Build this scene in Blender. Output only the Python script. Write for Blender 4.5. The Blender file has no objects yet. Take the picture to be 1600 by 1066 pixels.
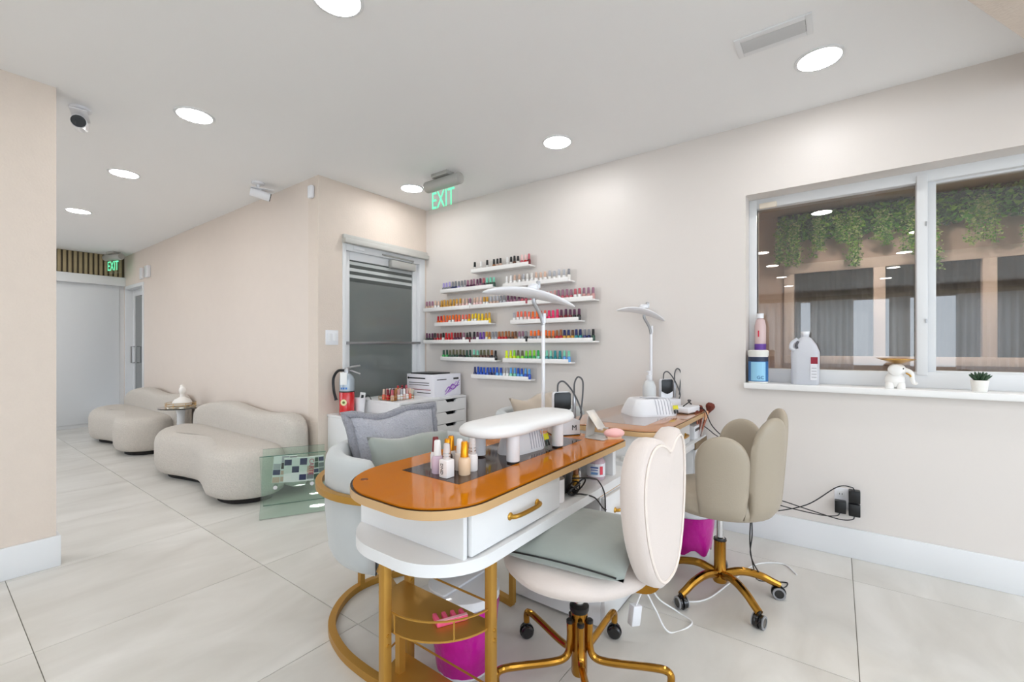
import bpy, bmesh, math, random
from mathutils import Vector, Matrix
random.seed(7)
PI = math.pi
R = math.radians
C = bpy.context.scene.collection
SC = bpy.context.scene

# ------------------------------------------------------------------ camera, world, exposure
CAMH = 1.187
cam = bpy.data.cameras.new('camera')
cam.sensor_width = 36.0
cam.lens = 36.0 * 690.0 / 1600.0
cam.shift_y = 10.0 / 1600.0
cam.clip_start = 0.02
camo = bpy.data.objects.new('camera', cam)
camo.location = (0, 0, CAMH)
camo.rotation_euler = (R(90), 0, math.atan2(508, 690) - R(90))     # optical axis 36.4 degrees from the X axis
C.objects.link(camo)
SC.camera = camo
world = bpy.data.worlds.new('sky')
SC.world = world
world.use_nodes = True
wn = world.node_tree
bg = wn.nodes['Background']
bg.inputs[0].default_value = (0.77, 0.88, 1.0, 1)
bg.inputs[1].default_value = 3.0
SC.view_settings.view_transform = 'Standard'
SC.view_settings.look = 'None'
SC.view_settings.gamma = 1.0
SC.view_settings.use_curve_mapping = False
SC.view_settings.exposure = 0.58
LIGHT = 34.0            # radiance of each downlight lens
H = 2.6                 # ceiling height

# ------------------------------------------------------------------ materials
def lin(c):
    o = []
    for v in c[:3]:
        v /= 255.0
        o.append(v / 12.92 if v <= 0.04045 else ((v + 0.055) / 1.055) ** 2.4)
    return tuple(o) + (1.0,)
MATS = {}
def mat(name, rgb, rough=0.5, metal=0.0, bump=0.0, bscale=60.0, var=0.0, vscale=4.0, coat=0.0, trans=0.0, alpha=1.0, emit=None, estr=0.0, sheen=0.0, ior=1.45, sss=0.0, spec=0.5, detail=3.0):
    if name in MATS: return MATS[name]
    m = bpy.data.materials.new(name); m.use_nodes = True
    nt = m.node_tree; b = nt.nodes['Principled BSDF']
    b.inputs['Base Color'].default_value = lin(rgb)
    b.inputs['Roughness'].default_value = rough
    b.inputs['Metallic'].default_value = metal
    b.inputs['Coat Weight'].default_value = coat
    b.inputs['Coat Roughness'].default_value = 0.03
    b.inputs['Transmission Weight'].default_value = trans
    b.inputs['Alpha'].default_value = alpha
    b.inputs['IOR'].default_value = ior
    b.inputs['Sheen Weight'].default_value = sheen
    b.inputs['Specular IOR Level'].default_value = spec
    if emit:
        b.inputs['Emission Color'].default_value = lin(emit)
        b.inputs['Emission Strength'].default_value = estr
    tc = nt.nodes.new('ShaderNodeTexCoord')
    if var > 0:
        n = nt.nodes.new('ShaderNodeTexNoise'); n.inputs['Scale'].default_value = vscale; n.inputs['Detail'].default_value = 5
        nt.links.new(tc.outputs['Object'], n.inputs['Vector'])
        mx = nt.nodes.new('ShaderNodeMix'); mx.data_type = 'RGBA'
        c = lin(rgb)
        mx.inputs[6].default_value = tuple(max(0, x * (1 - var)) for x in c[:3]) + (1,)
        mx.inputs[7].default_value = tuple(min(1, x * (1 + var)) for x in c[:3]) + (1,)
        nt.links.new(n.outputs['Fac'], mx.inputs[0]); nt.links.new(mx.outputs[2], b.inputs['Base Color'])
    if bump > 0:
        n2 = nt.nodes.new('ShaderNodeTexNoise'); n2.inputs['Scale'].default_value = bscale; n2.inputs['Detail'].default_value = detail
        nt.links.new(tc.outputs['Object'], n2.inputs['Vector'])
        bp = nt.nodes.new('ShaderNodeBump'); bp.inputs['Strength'].default_value = bump; bp.inputs['Distance'].default_value = 0.01
        nt.links.new(n2.outputs['Fac'], bp.inputs['Height']); nt.links.new(bp.outputs['Normal'], b.inputs['Normal'])
    MATS[name] = m
    return m

def glass_mat(name, tint, refl, rough=0.0):
    """thin pane: part mirror, part see-through, with the tint of its film"""
    if name in MATS: return MATS[name]
    m = bpy.data.materials.new(name); m.use_nodes = True
    nt = m.node_tree; nt.nodes.remove(nt.nodes['Principled BSDF'])
    out = nt.nodes['Material Output']
    tr = nt.nodes.new('ShaderNodeBsdfTransparent'); tr.inputs[0].default_value = lin(tint)
    gl = nt.nodes.new('ShaderNodeBsdfGlossy'); gl.inputs['Roughness'].default_value = rough; gl.inputs[0].default_value = (1, 1, 1, 1)
    lw = nt.nodes.new('ShaderNodeLayerWeight')
    pw5 = nt.nodes.new('ShaderNodeMath'); pw5.operation = 'POWER'; pw5.inputs[1].default_value = 5.0
    nt.links.new(lw.outputs['Facing'], pw5.inputs[0])
    ad = nt.nodes.new('ShaderNodeMath'); ad.operation = 'ADD'; ad.inputs[1].default_value = refl; ad.use_clamp = True
    nt.links.new(pw5.outputs[0], ad.inputs[0])
    mx = nt.nodes.new('ShaderNodeMixShader')
    nt.links.new(ad.outputs[0], mx.inputs[0]); nt.links.new(tr.outputs[0], mx.inputs[1]); nt.links.new(gl.outputs[0], mx.inputs[2])
    nt.links.new(mx.outputs[0], out.inputs['Surface'])
    MATS[name] = m
    return m

def sheer_mat(name, rgb, mix=0.55):
    if name in MATS: return MATS[name]
    m = bpy.data.materials.new(name); m.use_nodes = True
    nt = m.node_tree; nt.nodes.remove(nt.nodes['Principled BSDF'])
    out = nt.nodes['Material Output']
    d = nt.nodes.new('ShaderNodeBsdfDiffuse'); d.inputs[0].default_value = lin(rgb)
    t = nt.nodes.new('ShaderNodeBsdfTranslucent'); t.inputs[0].default_value = lin(rgb)
    mx = nt.nodes.new('ShaderNodeMixShader'); mx.inputs[0].default_value = mix
    nt.links.new(d.outputs[0], mx.inputs[1]); nt.links.new(t.outputs[0], mx.inputs[2]); nt.links.new(mx.outputs[0], out.inputs['Surface'])
    MATS[name] = m
    return m

def tile_mat():
    m = bpy.data.materials.new('porcelain_tile'); m.use_nodes = True
    nt = m.node_tree; b = nt.nodes['Principled BSDF']
    tc = nt.nodes.new('ShaderNodeTexCoord'); oi = nt.nodes.new('ShaderNodeObjectInfo')
    mp = nt.nodes.new('ShaderNodeMapping'); mp.inputs['Scale'].default_value = (1.6, 4.0, 1)
    mp.inputs['Rotation'].default_value = (0, 0, 0.5)
    ml = nt.nodes.new('ShaderNodeVectorMath'); ml.operation = 'SCALE'; ml.inputs['Scale'].default_value = 23.0
    cb = nt.nodes.new('ShaderNodeCombineXYZ')
    nt.links.new(oi.outputs['Random'], cb.inputs[0]); nt.links.new(oi.outputs['Random'], cb.inputs[1])
    nt.links.new(cb.outputs[0], ml.inputs[0])
    ad = nt.nodes.new('ShaderNodeVectorMath'); ad.operation = 'ADD'
    nt.links.new(tc.outputs['Object'], ad.inputs[0]); nt.links.new(ml.outputs[0], ad.inputs[1])
    nt.links.new(ad.outputs[0], mp.inputs[0])
    n = nt.nodes.new('ShaderNodeTexNoise'); n.inputs['Scale'].default_value = 1.1; n.inputs['Detail'].default_value = 6; n.inputs['Distortion'].default_value = 0.6
    nt.links.new(mp.outputs[0], n.inputs['Vector'])
    cr = nt.nodes.new('ShaderNodeValToRGB')
    cr.color_ramp.elements[0].position = 0.3; cr.color_ramp.elements[0].color = lin((206, 202, 194))
    cr.color_ramp.elements[1].position = 0.7; cr.color_ramp.elements[1].color = lin((226, 223, 217))
    nt.links.new(n.outputs['Fac'], cr.inputs[0]); nt.links.new(cr.outputs[0], b.inputs['Base Color'])
    b.inputs['Roughness'].default_value = 0.34
    b.inputs['Specular IOR Level'].default_value = 0.4
    return m

WALL = mat('wall_paint', (226, 219, 213), 0.42, bump=0.02, bscale=300)
WALLP = mat('beige_wallpaper', (222, 208, 195), 0.6, bump=0.25, bscale=90, var=0.03, vscale=12)
WALLH = mat('hall_wallpaper', (226, 213, 202), 0.6, bump=0.12, bscale=90, var=0.02, vscale=8)
CEIL = mat('ceiling_paint', (246, 246, 246), 0.6)
WHITE = mat('white_paint', (232, 233, 234), 0.35)
ALU = mat('white_aluminium', (226, 227, 228), 0.35)
GREYALU = mat('grey_metal', (178, 177, 172), 0.4, metal=0.2)
LAMW = mat('white_laminate', (232, 232, 232), 0.3)
PLAS = mat('white_plastic', (236, 236, 239), 0.28, coat=0.3)
BLACK = mat('black_plastic', (22, 22, 23), 0.35)
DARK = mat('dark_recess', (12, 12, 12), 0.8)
GOLD = mat('gold_metal', (196, 150, 66), 0.3, metal=0.85)
GOLDP = mat('gold_powder_coat', (186, 140, 62), 0.38, metal=0.55)
BRASS = mat('polished_brass', (176, 128, 52), 0.16, metal=1.0)
RIM = mat('tan_gold_rim', (206, 168, 120), 0.4, metal=0.15)
AMBER = mat('amber_glass', (196, 112, 6), 0.05, coat=0.0, spec=0.35, var=0.04, vscale=2)
AMBERD = mat('dark_amber_glass', (62, 38, 24), 0.05, coat=0.1, spec=0.4)
AMBERL = mat('pale_amber_glass', (186, 128, 84), 0.05, coat=0.3, var=0.05, vscale=2)
CHROME = mat('chrome', (210, 210, 212), 0.12, metal=1.0)
STEEL = mat('brushed_steel', (170, 170, 172), 0.3, metal=0.9)
BOUCLE = mat('cream_boucle', (214, 206, 196), 0.95, bump=1.0, bscale=130, var=0.13, vscale=75, sheen=0.1)
PINKV = mat('blush_velvet', (222, 209, 201), 0.8, bump=0.1, bscale=200, sheen=0.4)
TAUPE = mat('taupe_leather', (170, 158, 140), 0.42, bump=0.08, bscale=160)
GREYV = mat('pale_grey_velvet', (194, 198, 198), 0.75, bump=0.06, bscale=30, var=0.05, vscale=6, sheen=0.4)
SAGE = mat('sage_velvet', (150, 157, 150), 0.6, bump=0.25, bscale=9, var=0.10, vscale=7, sheen=0.5)
FUR = mat('grey_fur', (178, 178, 186), 0.95, bump=1.0, bscale=120, var=0.12, vscale=60, sheen=0.3)
FURD = mat('grey_fur_edge', (150, 150, 157), 0.95, bump=1.0, bscale=120, var=0.12, vscale=60, sheen=0.3)
BEIGEV = mat('beige_velvet', (190, 174, 156), 0.7, bump=0.2, bscale=12, var=0.1, vscale=8, sheen=0.4)
MAG = mat('magenta_bag', (196, 22, 150), 0.28, bump=0.8, bscale=14, var=0.25, vscale=9, coat=0.4)
WPANE = glass_mat('reflective_window_glass', (230, 226, 222), 0.075)
GREENG = glass_mat('green_tinted_glass', (240, 248, 244), 0.05)
GREENE = mat('green_glass_edge', (70, 110, 96), 0.1, coat=0.6)
CLEAR = glass_mat('clear_acrylic', (252, 252, 252), 0.01)
DGLASS = mat('dark_door_glass', (70, 76, 74), 0.12, coat=0.6, spec=0.6)
FROST = mat('frosted_film', (108, 112, 110), 0.35, coat=0.3)
STRIPE = mat('pale_film_stripe', (196, 200, 198), 0.4)

# ------------------------------------------------------------------ mesh helpers
def bm_box(bm, lo, hi, bev=0.0, seg=2, mi=0):
    r = bmesh.ops.create_cube(bm, size=1.0)
    vs = r['verts']
    for v in vs:
        v.co = Vector(((lo[i] + hi[i]) / 2 + v.co[i] * (hi[i] - lo[i]) for i in range(3)))
    fs = set(f for v in vs for f in v.link_faces)
    if bev > 0:
        es = list(set(e for v in vs for e in v.link_edges))
        rr = bmesh.ops.bevel(bm, geom=es, offset=bev, segments=seg, affect='EDGES', profile=0.5)
        fs = set(f for f in fs if f.is_valid) | set(rr['faces'])
    for f in fs: f.material_index = mi
    return bm

def bm_lathe(bm, prof, n=24, c=(0, 0, 0), mi=0, M=None, close=True):
    rings = []
    for r, z in prof:
        if r < 1e-5:
            rings.append([bm.verts.new((c[0], c[1], c[2] + z))])
        else:
            rings.append([bm.verts.new((c[0] + r * math.cos(2 * PI * k / n), c[1] + r * math.sin(2 * PI * k / n), c[2] + z)) for k in range(n)])
    fs = []
    for a, b in zip(rings, rings[1:]):
        for k in range(n):
            k2 = (k + 1) % n
            if len(a) == 1 and len(b) == 1: continue
            if len(a) == 1: fs.append(bm.faces.new((a[0], b[k2], b[k])))
            elif len(b) == 1: fs.append(bm.faces.new((a[k], a[k2], b[0])))
            else: fs.append(bm.faces.new((a[k], a[k2], b[k2], b[k])))
    if close:
        if len(rings[0]) > 1: fs.append(bm.faces.new(list(reversed(rings[0]))))
        if len(rings[-1]) > 1: fs.append(bm.faces.new(rings[-1]))
    for f in fs: f.material_index = mi
    if M is not None:
        for rg in rings:
            for v in rg: v.co = M @ v.co
    return bm

def bm_cyl(bm, p0, p1, r0, r1=None, n=16, mi=0):
    r1 = r0 if r1 is None else r1
    p0, p1 = Vector(p0), Vector(p1); d = p1 - p0
    q = Vector((0, 0, 1)).rotation_difference(d.normalized()).to_matrix().to_4x4()
    return bm_lathe(bm, [(r0, 0), (r1, d.length)], n, M=Matrix.Translation(p0) @ q, mi=mi)

def spline(pts, sub=6, closed=False):
    P = [Vector(p) for p in pts]; n = len(P); out = []
    rng = range(n) if closed else range(n - 1)
    for i in rng:
        p1, p2 = P[i], P[(i + 1) % n]
        p0 = P[(i - 1) % n] if (closed or i > 0) else p1 + (p1 - p2)
        p3 = P[(i + 2) % n] if (closed or i + 2 < n) else p2 + (p2 - p1)
        for k in range(sub):
            t = k / sub
            out.append(0.5 * ((2 * p1) + (p2 - p0) * t + (2 * p0 - 5 * p1 + 4 * p2 - p3) * t * t + (3 * p1 - p0 - 3 * p2 + p3) * t ** 3))
    if not closed: out.append(P[-1].copy())
    return out

def bm_tube(bm, pts, r, n=8, closed=False, square=False, mi=0):
    P = [Vector(p) for p in pts]; m = len(P)
    rad = r if isinstance(r, (list, tuple)) else [r] * m
    tang = []
    for i in range(m):
        a = P[(i - 1) % m] if (closed or i > 0) else P[i]
        b = P[(i + 1) % m] if (closed or i < m - 1) else P[i]
        tang.append((b - a).normalized())
    up = Vector((0, 0, 1)) if abs(tang[0].z) < 0.9 else Vector((1, 0, 0))
    nrm = (up - tang[0] * up.dot(tang[0])).normalized()
    rings = []
    nn = 4 if square else n
    for i in range(m):
        if i > 0:
            q = tang[i - 1].rotation_difference(tang[i]); nrm = q @ nrm
            nrm = (nrm - tang[i] * nrm.dot(tang[i])).normalized()
        bi = tang[i].cross(nrm)
        off = PI / 4 if square else 0
        k2 = math.sqrt(2) if square else 1
        rings.append([bm.verts.new(P[i] + (nrm * math.cos(2 * PI * k / nn + off) + bi * math.sin(2 * PI * k / nn + off)) * rad[i] * k2) for k in range(nn)])
    fs = []
    pr = list(zip(rings, rings[1:])) + ([(rings[-1], rings[0])] if closed else [])
    for a, b in pr:
        for k in range(nn): fs.append(bm.faces.new((a[k], a[(k + 1) % nn], b[(k + 1) % nn], b[k])))
    if not closed:
        fs.append(bm.faces.new(list(reversed(rings[0])))); fs.append(bm.faces.new(rings[-1]))
    for f in fs: f.material_index = mi
    return bm

def bm_prism(bm, poly, z0, z1, bev=0.0, mi=0, seg=2):
    a = [bm.verts.new((x, y, z0)) for x, y in poly]; b = [bm.verts.new((x, y, z1)) for x, y in poly]
    n = len(poly)
    f0 = bm.faces.new(list(reversed(a))); f1 = bm.faces.new(b); fs = [f0, f1]
    for i in range(n): fs.append(bm.faces.new((a[i], a[(i + 1) % n], b[(i + 1) % n], b[i])))
    if bev > 0:
        es = list(f0.edges) + list(f1.edges)
        rr = bmesh.ops.bevel(bm, geom=es, offset=bev, segments=seg, affect='EDGES', profile=0.5)
        fs = [f for f in fs if f.is_valid] + list(rr['faces'])
    for f in fs: f.material_index = mi
    return bm

def rrect(x0, y0, x1, y1, rs, n=8):
    """rounded rectangle; rs = radii for corners (x0,y0),(x1,y0),(x1,y1),(x0,y1)"""
    if not isinstance(rs, (list, tuple)): rs = [rs] * 4
    out = []
    for (cx, cy, sx, sy, a0, r) in ((x0, y0, 1, 1, PI, rs[0]), (x1, y0, -1, 1, 1.5 * PI, rs[1]), (x1, y1, -1, -1, 0, rs[2]), (x0, y1, 1, -1, 0.5 * PI, rs[3])):
        if r <= 0: out.append((cx, cy)); continue
        ox, oy = cx + sx * r, cy + sy * r
        for k in range(n + 1):
            a = a0 + (PI / 2) * k / n
            out.append((ox + r * math.cos(a), oy + r * math.sin(a)))
    return out

def bm_grid(bm, fn, nu, nv, wrapu=False, wrapv=False, mi=0):
    V = [[bm.verts.new(fn(i / (nu if wrapu else nu - 1), j / (nv if wrapv else nv - 1))) for j in range(nv)] for i in range(nu)]
    for i in range(nu if wrapu else nu - 1):
        for j in range(nv if wrapv else nv - 1):
            f = bm.faces.new((V[i][j], V[(i + 1) % nu][j], V[(i + 1) % nu][(j + 1) % nv], V[i][(j + 1) % nv])); f.material_index = mi
    return V

def bm_pillow(bm, w, h, t, n=18, pinch=0.06, puff=0.5, wob=0.0):
    """cushion in the local XZ plane, thickness along Y"""
    def side(s):
        def fn(u, v):
            a, b = u * 2 - 1, v * 2 - 1
            e = max(0, (1 - abs(a) ** 3)) ** puff * max(0, (1 - abs(b) ** 3)) ** puff
            x = a * w / 2 * (1 - pinch * (1 - b * b) * abs(a)); z = b * h / 2 * (1 - pinch * (1 - a * a) * abs(b))
            return (x, s * t / 2 * e + wob * math.sin(7 * a + 3 * b) * e, z + wob * math.sin(5 * a) )
        return fn
    bm_grid(bm, side(1), n, n); bm_grid(bm, side(-1), n, n)
    bmesh.ops.remove_doubles(bm, verts=bm.verts, dist=1e-5)
    return bm

def xf(bm, M):
    bmesh.ops.transform(bm, matrix=M, verts=bm.verts); return bm

def obj(name, bm, m, parent=None, smooth=35, loc=None):
    me = bpy.data.meshes.new(name)
    bmesh.ops.recalc_face_normals(bm, faces=bm.faces)
    bm.to_mesh(me); bm.free()
    for mm in (m if isinstance(m, (list, tuple)) else [m]): me.materials.append(mm)
    if smooth:
        me.polygons.foreach_set('use_smooth', [True] * len(me.polygons))
        try: me.set_sharp_from_angle(angle=R(smooth))
        except Exception: pass
    o = bpy.data.objects.new(name, me); C.objects.link(o)
    if parent is not None: o.parent = parent
    if loc is not None: o.location = loc
    return o

def tag(o, label, cat, group=None, kind=None):
    o['label'] = label; o['category'] = cat
    if group: o['group'] = group
    if kind: o['kind'] = kind
    return o

def thing(name, label, cat, loc=(0, 0, 0), rz=0.0, group=None, kind=None):
    o = bpy.data.objects.new(name, None); C.objects.link(o)
    o.empty_display_size = 0.05
    o.location = loc; o.rotation_euler = (0, 0, rz)
    return tag(o, label, cat, group, kind)

def copy_tree(o, parent=None):
    c = o.copy(); C.objects.link(c); c.parent = parent
    for ch in o.children: copy_tree(ch, c)
    return c

def B(): return bmesh.new()
def box(name, lo, hi, m, parent=None, bev=0.0, seg=2): return obj(name, bm_box(B(), lo, hi, bev, seg), m, parent)
def lathe(name, prof, m, parent=None, n=24, c=(0, 0, 0), M=None): return obj(name, bm_lathe(B(), prof, n, c, M=M), m, parent)
def tube(name, pts, r, m, parent=None, n=8, closed=False, square=False, smooth=35): return obj(name, bm_tube(B(), pts, r, n, closed, square), m, parent, smooth)
def prism(name, poly, z0, z1, m, parent=None, bev=0.0, seg=2): return obj(name, bm_prism(B(), poly, z0, z1, bev, seg=seg), m, parent)

def text(name, s, size, m, M, parent=None, depth=0.0008, align='CENTER', sx=1.0):
    cu = bpy.data.curves.new(name, 'FONT'); cu.body = s; cu.size = size; cu.extrude = depth; cu.align_x = align; cu.align_y = 'CENTER'; cu.resolution_u = 2
    t = bpy.data.objects.new(name + '_src', cu); C.objects.link(t)
    dg = bpy.context.evaluated_depsgraph_get()
    me = bpy.data.meshes.new_from_object(t.evaluated_get(dg))
    bpy.data.objects.remove(t); bpy.data.curves.remove(cu)
    me.transform(M @ Matrix.Diagonal((sx, 1, 1, 1)))
    me.name = name; me.materials.clear(); me.materials.append(m)
    o = bpy.data.objects.new(name, me); C.objects.link(o)
    if parent is not None: o.parent = parent
    return o
def face_mx(loc, right, up):
    """matrix whose local X is right, Y is up"""
    r, u = Vector(right).normalized(), Vector(up).normalized(); n = r.cross(u)
    M = Matrix((r, u, n)).transposed().to_4x4(); M.translation = Vector(loc); return M

def S(o, label, cat): return tag(o, label, cat, kind='structure')

# ------------------------------------------------------------------ setting
XR, YD, XH, XL, YE = 3.15, 3.42, 1.97, 0.465, 9.0      # right wall, door wall, hall's right wall, hall's left edge, hall end
XHL = -1.3                                              # unseen left side of the hall, set wide for more light
X0, Y0 = -7.0, -3.5                                     # far sides of the room behind the camera
WY0, WY1, WZ0, WZ1 = -1.27, 0.47, 0.965, 2.155          # window opening
DX0, DX1, DZ = 2.19, 3.13, 2.16                         # back door opening
HY0, HY1, HZ = 8.0, 8.92, 2.13                          # hall door opening

GROUT = mat('tile_grout', (150, 146, 138), 0.8)
fl = B()
bm_box(fl, (X0, Y0, -0.12), (XR, YD, -0.004)); bm_box(fl, (XHL, YD, -0.12), (XH, YE, -0.004))
floor = S(obj('floor', fl, GROUT), 'pale porcelain tile floor with thin grey joints', 'floor')
TM = tile_mat()
PX, PY = 0.853, 0.86
def add_tiles(xa, xb, ya, yb):
    i0 = math.floor((xa - 0.28) / PX); j0 = math.floor((ya - 1.655) / PY)
    i = i0
    while 0.28 + i * PX < xb - 0.01:
        j = j0
        while 1.655 + j * PY < yb - 0.01:
            x0, x1 = 0.28 + i * PX + 0.0016, 0.28 + (i + 1) * PX - 0.0016
            y0, y1 = 1.655 + j * PY + 0.0016, 1.655 + (j + 1) * PY - 0.0016
            x0, x1, y0, y1 = max(x0, xa), min(x1, xb), max(y0, ya), min(y1, yb)
            if x1 - x0 > 0.005 and y1 - y0 > 0.005:
                key = (round(x1 - x0, 4), round(y1 - y0, 4))
                if key not in TILE:
                    bm = bm_box(B(), (0, 0, -0.004), (key[0], key[1], 0.0))
                    o = obj('floor_tile', bm, TM, floor, smooth=0); TILE[key] = o.data
                else:
                    o = bpy.data.objects.new('floor_tile', TILE[key]); C.objects.link(o); o.parent = floor
                o.location = (x0, y0, 0)
            j += 1
        i += 1
TILE = {}
add_tiles(X0, XR, Y0, YD); add_tiles(XHL, XL, YD + .15, YE); add_tiles(XL, XH, YD, YE)

cb = B(); bm_box(cb, (X0 - .2, Y0 - .2, H), (XR + .25, YD + .15, H + 0.12)); bm_box(cb, (XHL - .15, YD + .15, H), (XH + .15, YE + .15, H + .12))
S(obj('ceiling', cb, CEIL), 'flat white painted ceiling with recessed downlights', 'ceiling')
so = B(); bm_prism(so, [(2.0, -0.25), (3.15, -0.888), (3.15, -3.5), (0.75, -3.5)], 2.42, 2.6)
S(obj('ceiling_soffit', so, WALLP), 'beige dropped soffit at the ceiling in the upper right corner', 'soffit')

w = B()
T = 0.25
bm_box(w, (XR, Y0, 0), (XR + T, WY0, H)); bm_box(w, (XR, WY1, 0), (XR + T, YD + .15, H))
bm_box(w, (XR, WY0, 0), (XR + T, WY1, WZ0 - .001)); bm_box(w, (XR, WY0, WZ1), (XR + T, WY1, H))
S(obj('wall_right', w, WALL, smooth=0), 'smooth pale blush wall holding the polish shelves and the window', 'wall')
w = B()
bm_box(w, (XH, YD, 0), (DX0, YD + .15, H)); bm_box(w, (DX0, YD, DZ), (DX1, YD + .15, H)); bm_box(w, (DX1, YD, 0), (XR, YD + .15, H))
S(obj('wall_back', w, WALLP, smooth=0), 'short beige wallpapered wall around the rear glass door', 'wall')
w = B()
bm_box(w, (XH, YD + .15, 0), (XH + .15, HY0, H)); bm_box(w, (XH, HY0, HZ), (XH + .15, HY1, H)); bm_box(w, (XH, HY1, 0), (XH + .15, YE, H))
S(obj('wall_hall_right', w, WALLH, smooth=0), 'long beige wallpapered hall wall behind the cream sofas', 'wall')
w = B(); bm_box(w, (XHL - .15, YD + .15, 0), (XHL, 4.2, H)); bm_box(w, (XHL - .15, 8.6, 0), (XHL, YE, H)); bm_box(w, (XHL - .15, 4.2, 0), (XHL, 8.6, .9)); bm_box(w, (XHL - .15, 4.2, 2.05), (XHL, 8.6, H)); bm_box(w, (XHL - .15, 6.0, .9), (XHL, 6.8, 2.05)); bm_box(w, (X0, YD, 0), (XL, YD + .15, H))  # hidden hall side has window openings added to daylight the hall
S(obj('wall_left', w, WALLP, smooth=0), 'beige textured wallpaper wall at the left edge', 'wall')
w = B(); bm_box(w, (XHL - .15, YE, 0), (XH + .15, YE + .15, H))
S(obj('wall_hall_end', w, mat('hall_end_white', (226, 227, 228), 0.4), smooth=0), 'plain white wall closing the end of the hall', 'wall')
w = B(); bm_box(w, (X0, Y0 - .15, 2.4), (XR + T, Y0, H)); bm_box(w, (X0, Y0 - .15, 0), (XR + T, Y0, .35))
for (a, b) in ((X0, -6.6), (-4.7, -4.5), (-2.6, -2.4), (-.5, -.3), (1.6, 1.8), (2.9, XR + T)): bm_box(w, (a, Y0 - .15, .35), (b, Y0, 2.4))  # window openings added to bring frontal fill daylight into the room
S(obj('wall_front', w, WALL, smooth=0), 'pale unseen wall behind the camera with tall windows added for daylight', 'wall')
w = B(); bm_box(w, (-30, -30, -.3), (X0 - .21, 16, -.13)); bm_box(w, (X0 - .21, -30, -.3), (30, Y0 - .16, -.13)); bm_box(w, (X0 - .21, YD + .16, -.3), (XHL - .16, 16, -.13))  # outside ground added to bounce daylight up to the ceiling
S(obj('bounce_ground', w, mat('bounce_concrete', (198, 194, 188), .8), smooth=0), 'pale concrete ground outside, added unseen to bounce daylight inside', 'bounce_ground')
def portal(loc, rot, sx, sy):
    l = bpy.data.lights.new('daylight_portal', 'AREA'); l.shape = 'RECTANGLE'; l.size = sx; l.size_y = sy; l.cycles.is_portal = True
    o = bpy.data.objects.new('daylight_portal', l); o.location = loc; o.rotation_euler = rot; C.objects.link(o)
portal(((X0 + XR) / 2, Y0 - .16, 1.4), (R(-90), 0, R(180)), 10.2, 2.1)
portal((XHL - .16, 6.4, 1.475), (R(90), 0, R(-90)), 4.4, 1.15)
portal((X0 - .21, 0, 1.55), (R(90), 0, R(-90)), 6.6, 1.6)

# baseboards
def baseboard(name, lo, hi, lab): S(box(name, lo, hi, WHITE, bev=0.003), lab, 'baseboard')
baseboard('baseboard_right', (XR - .016, Y0, 0), (XR, 1.9, .165), 'tall white baseboard along the window wall')
bb = B(); bm_box(bb, (X0, YD - .016, 0), (XL + .016, YD, .165), .003); bm_box(bb, (XL, YD, 0), (XL + .016, YD + .15, .165), .003)
S(obj('baseboard_left', bb, WHITE), 'tall white baseboard at the foot of the left wallpaper wall', 'baseboard')

# hall end: slat strip, ledge
sl = thing('trim_1', 'strip of vertical wooden slats above the white hall end panel', 'trim', (0, 0, 0), kind='structure')
box('slat_backing', (XHL, YE - .012, 2.27), (XH, YE - .001, H), mat('slat_backing', (92, 82, 66), 0.7), sl)
SLM = mat('olive_wood_slat', (168, 152, 118), 0.55, var=0.08, vscale=20)
k = 0; x = XHL + .01; sd = None
while x < XH - .03:
    if sd is None: sd = box('slat', (0, -.034, 2.272), (.034, -.012, H - .002), SLM, sl, bev=.004); sd.location = (x, YE, 0)
    else:
        o = sd.copy(); C.objects.link(o); o.parent = sl; o.location = (x, YE, 0)
    x += .056
S(box('trim_2', (XHL, YE - .09, 2.135), (XH, YE - .001, 2.27), WHITE, bev=.006), 'white header ledge under the wooden slat strip', 'trim')
S(box('trim_3', (XHL, YE - .012, 0.05), (XH - .06, YE - .001, 2.135), mat('hall_panel_white', (232, 234, 236), 0.28), bev=.003), 'large plain white panel closing the hall end', 'panel')

# hall door in the right wall
d2 = thing('door_2', 'narrow view of a white framed dark glass door off the hall', 'door', (0, 0, 0), kind='structure')
df = B()
bm_box(df, (XH - .012, HY0, 0), (XH + .14, HY0 + .05, HZ), .004); bm_box(df, (XH - .012, HY1 - .05, 0), (XH + .14, HY1, HZ), .004); bm_box(df, (XH - .012, HY0 + .05, HZ - .05), (XH + .14, HY1 - .05, HZ), .001)
obj('door_frame', df, ALU, d2)
ds = B()
for a in ((HY0 + .05, 0, HY0 + .13, HZ - .05), (HY1 - .13, 0, HY1 - .05, HZ - .05), (HY0 + .13, 0, HY1 - .13, .2), (HY0 + .13, HZ - .15, HY1 - .13, HZ - .05)):
    bm_box(ds, (XH + .075, a[0], a[1]), (XH + .12, a[2], a[3]), .003)
ds = obj('door_leaf', ds, ALU, d2)
box('pane', (XH + .09, HY0 + .13, .2), (XH + .105, HY1 - .13, HZ - .15), DGLASS, ds)
tube('pull_handle', [(XH + .075, HY1 - .16, .95), (XH + .03, HY1 - .16, .95), (XH + .03, HY1 - .16, 1.2), (XH + .075, HY1 - .16, 1.2)], .01, STEEL, d2)
box('outside_panel', (XH + .14, HY0, 0), (XH + .148, HY1, HZ), DARK, d2)

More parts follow.
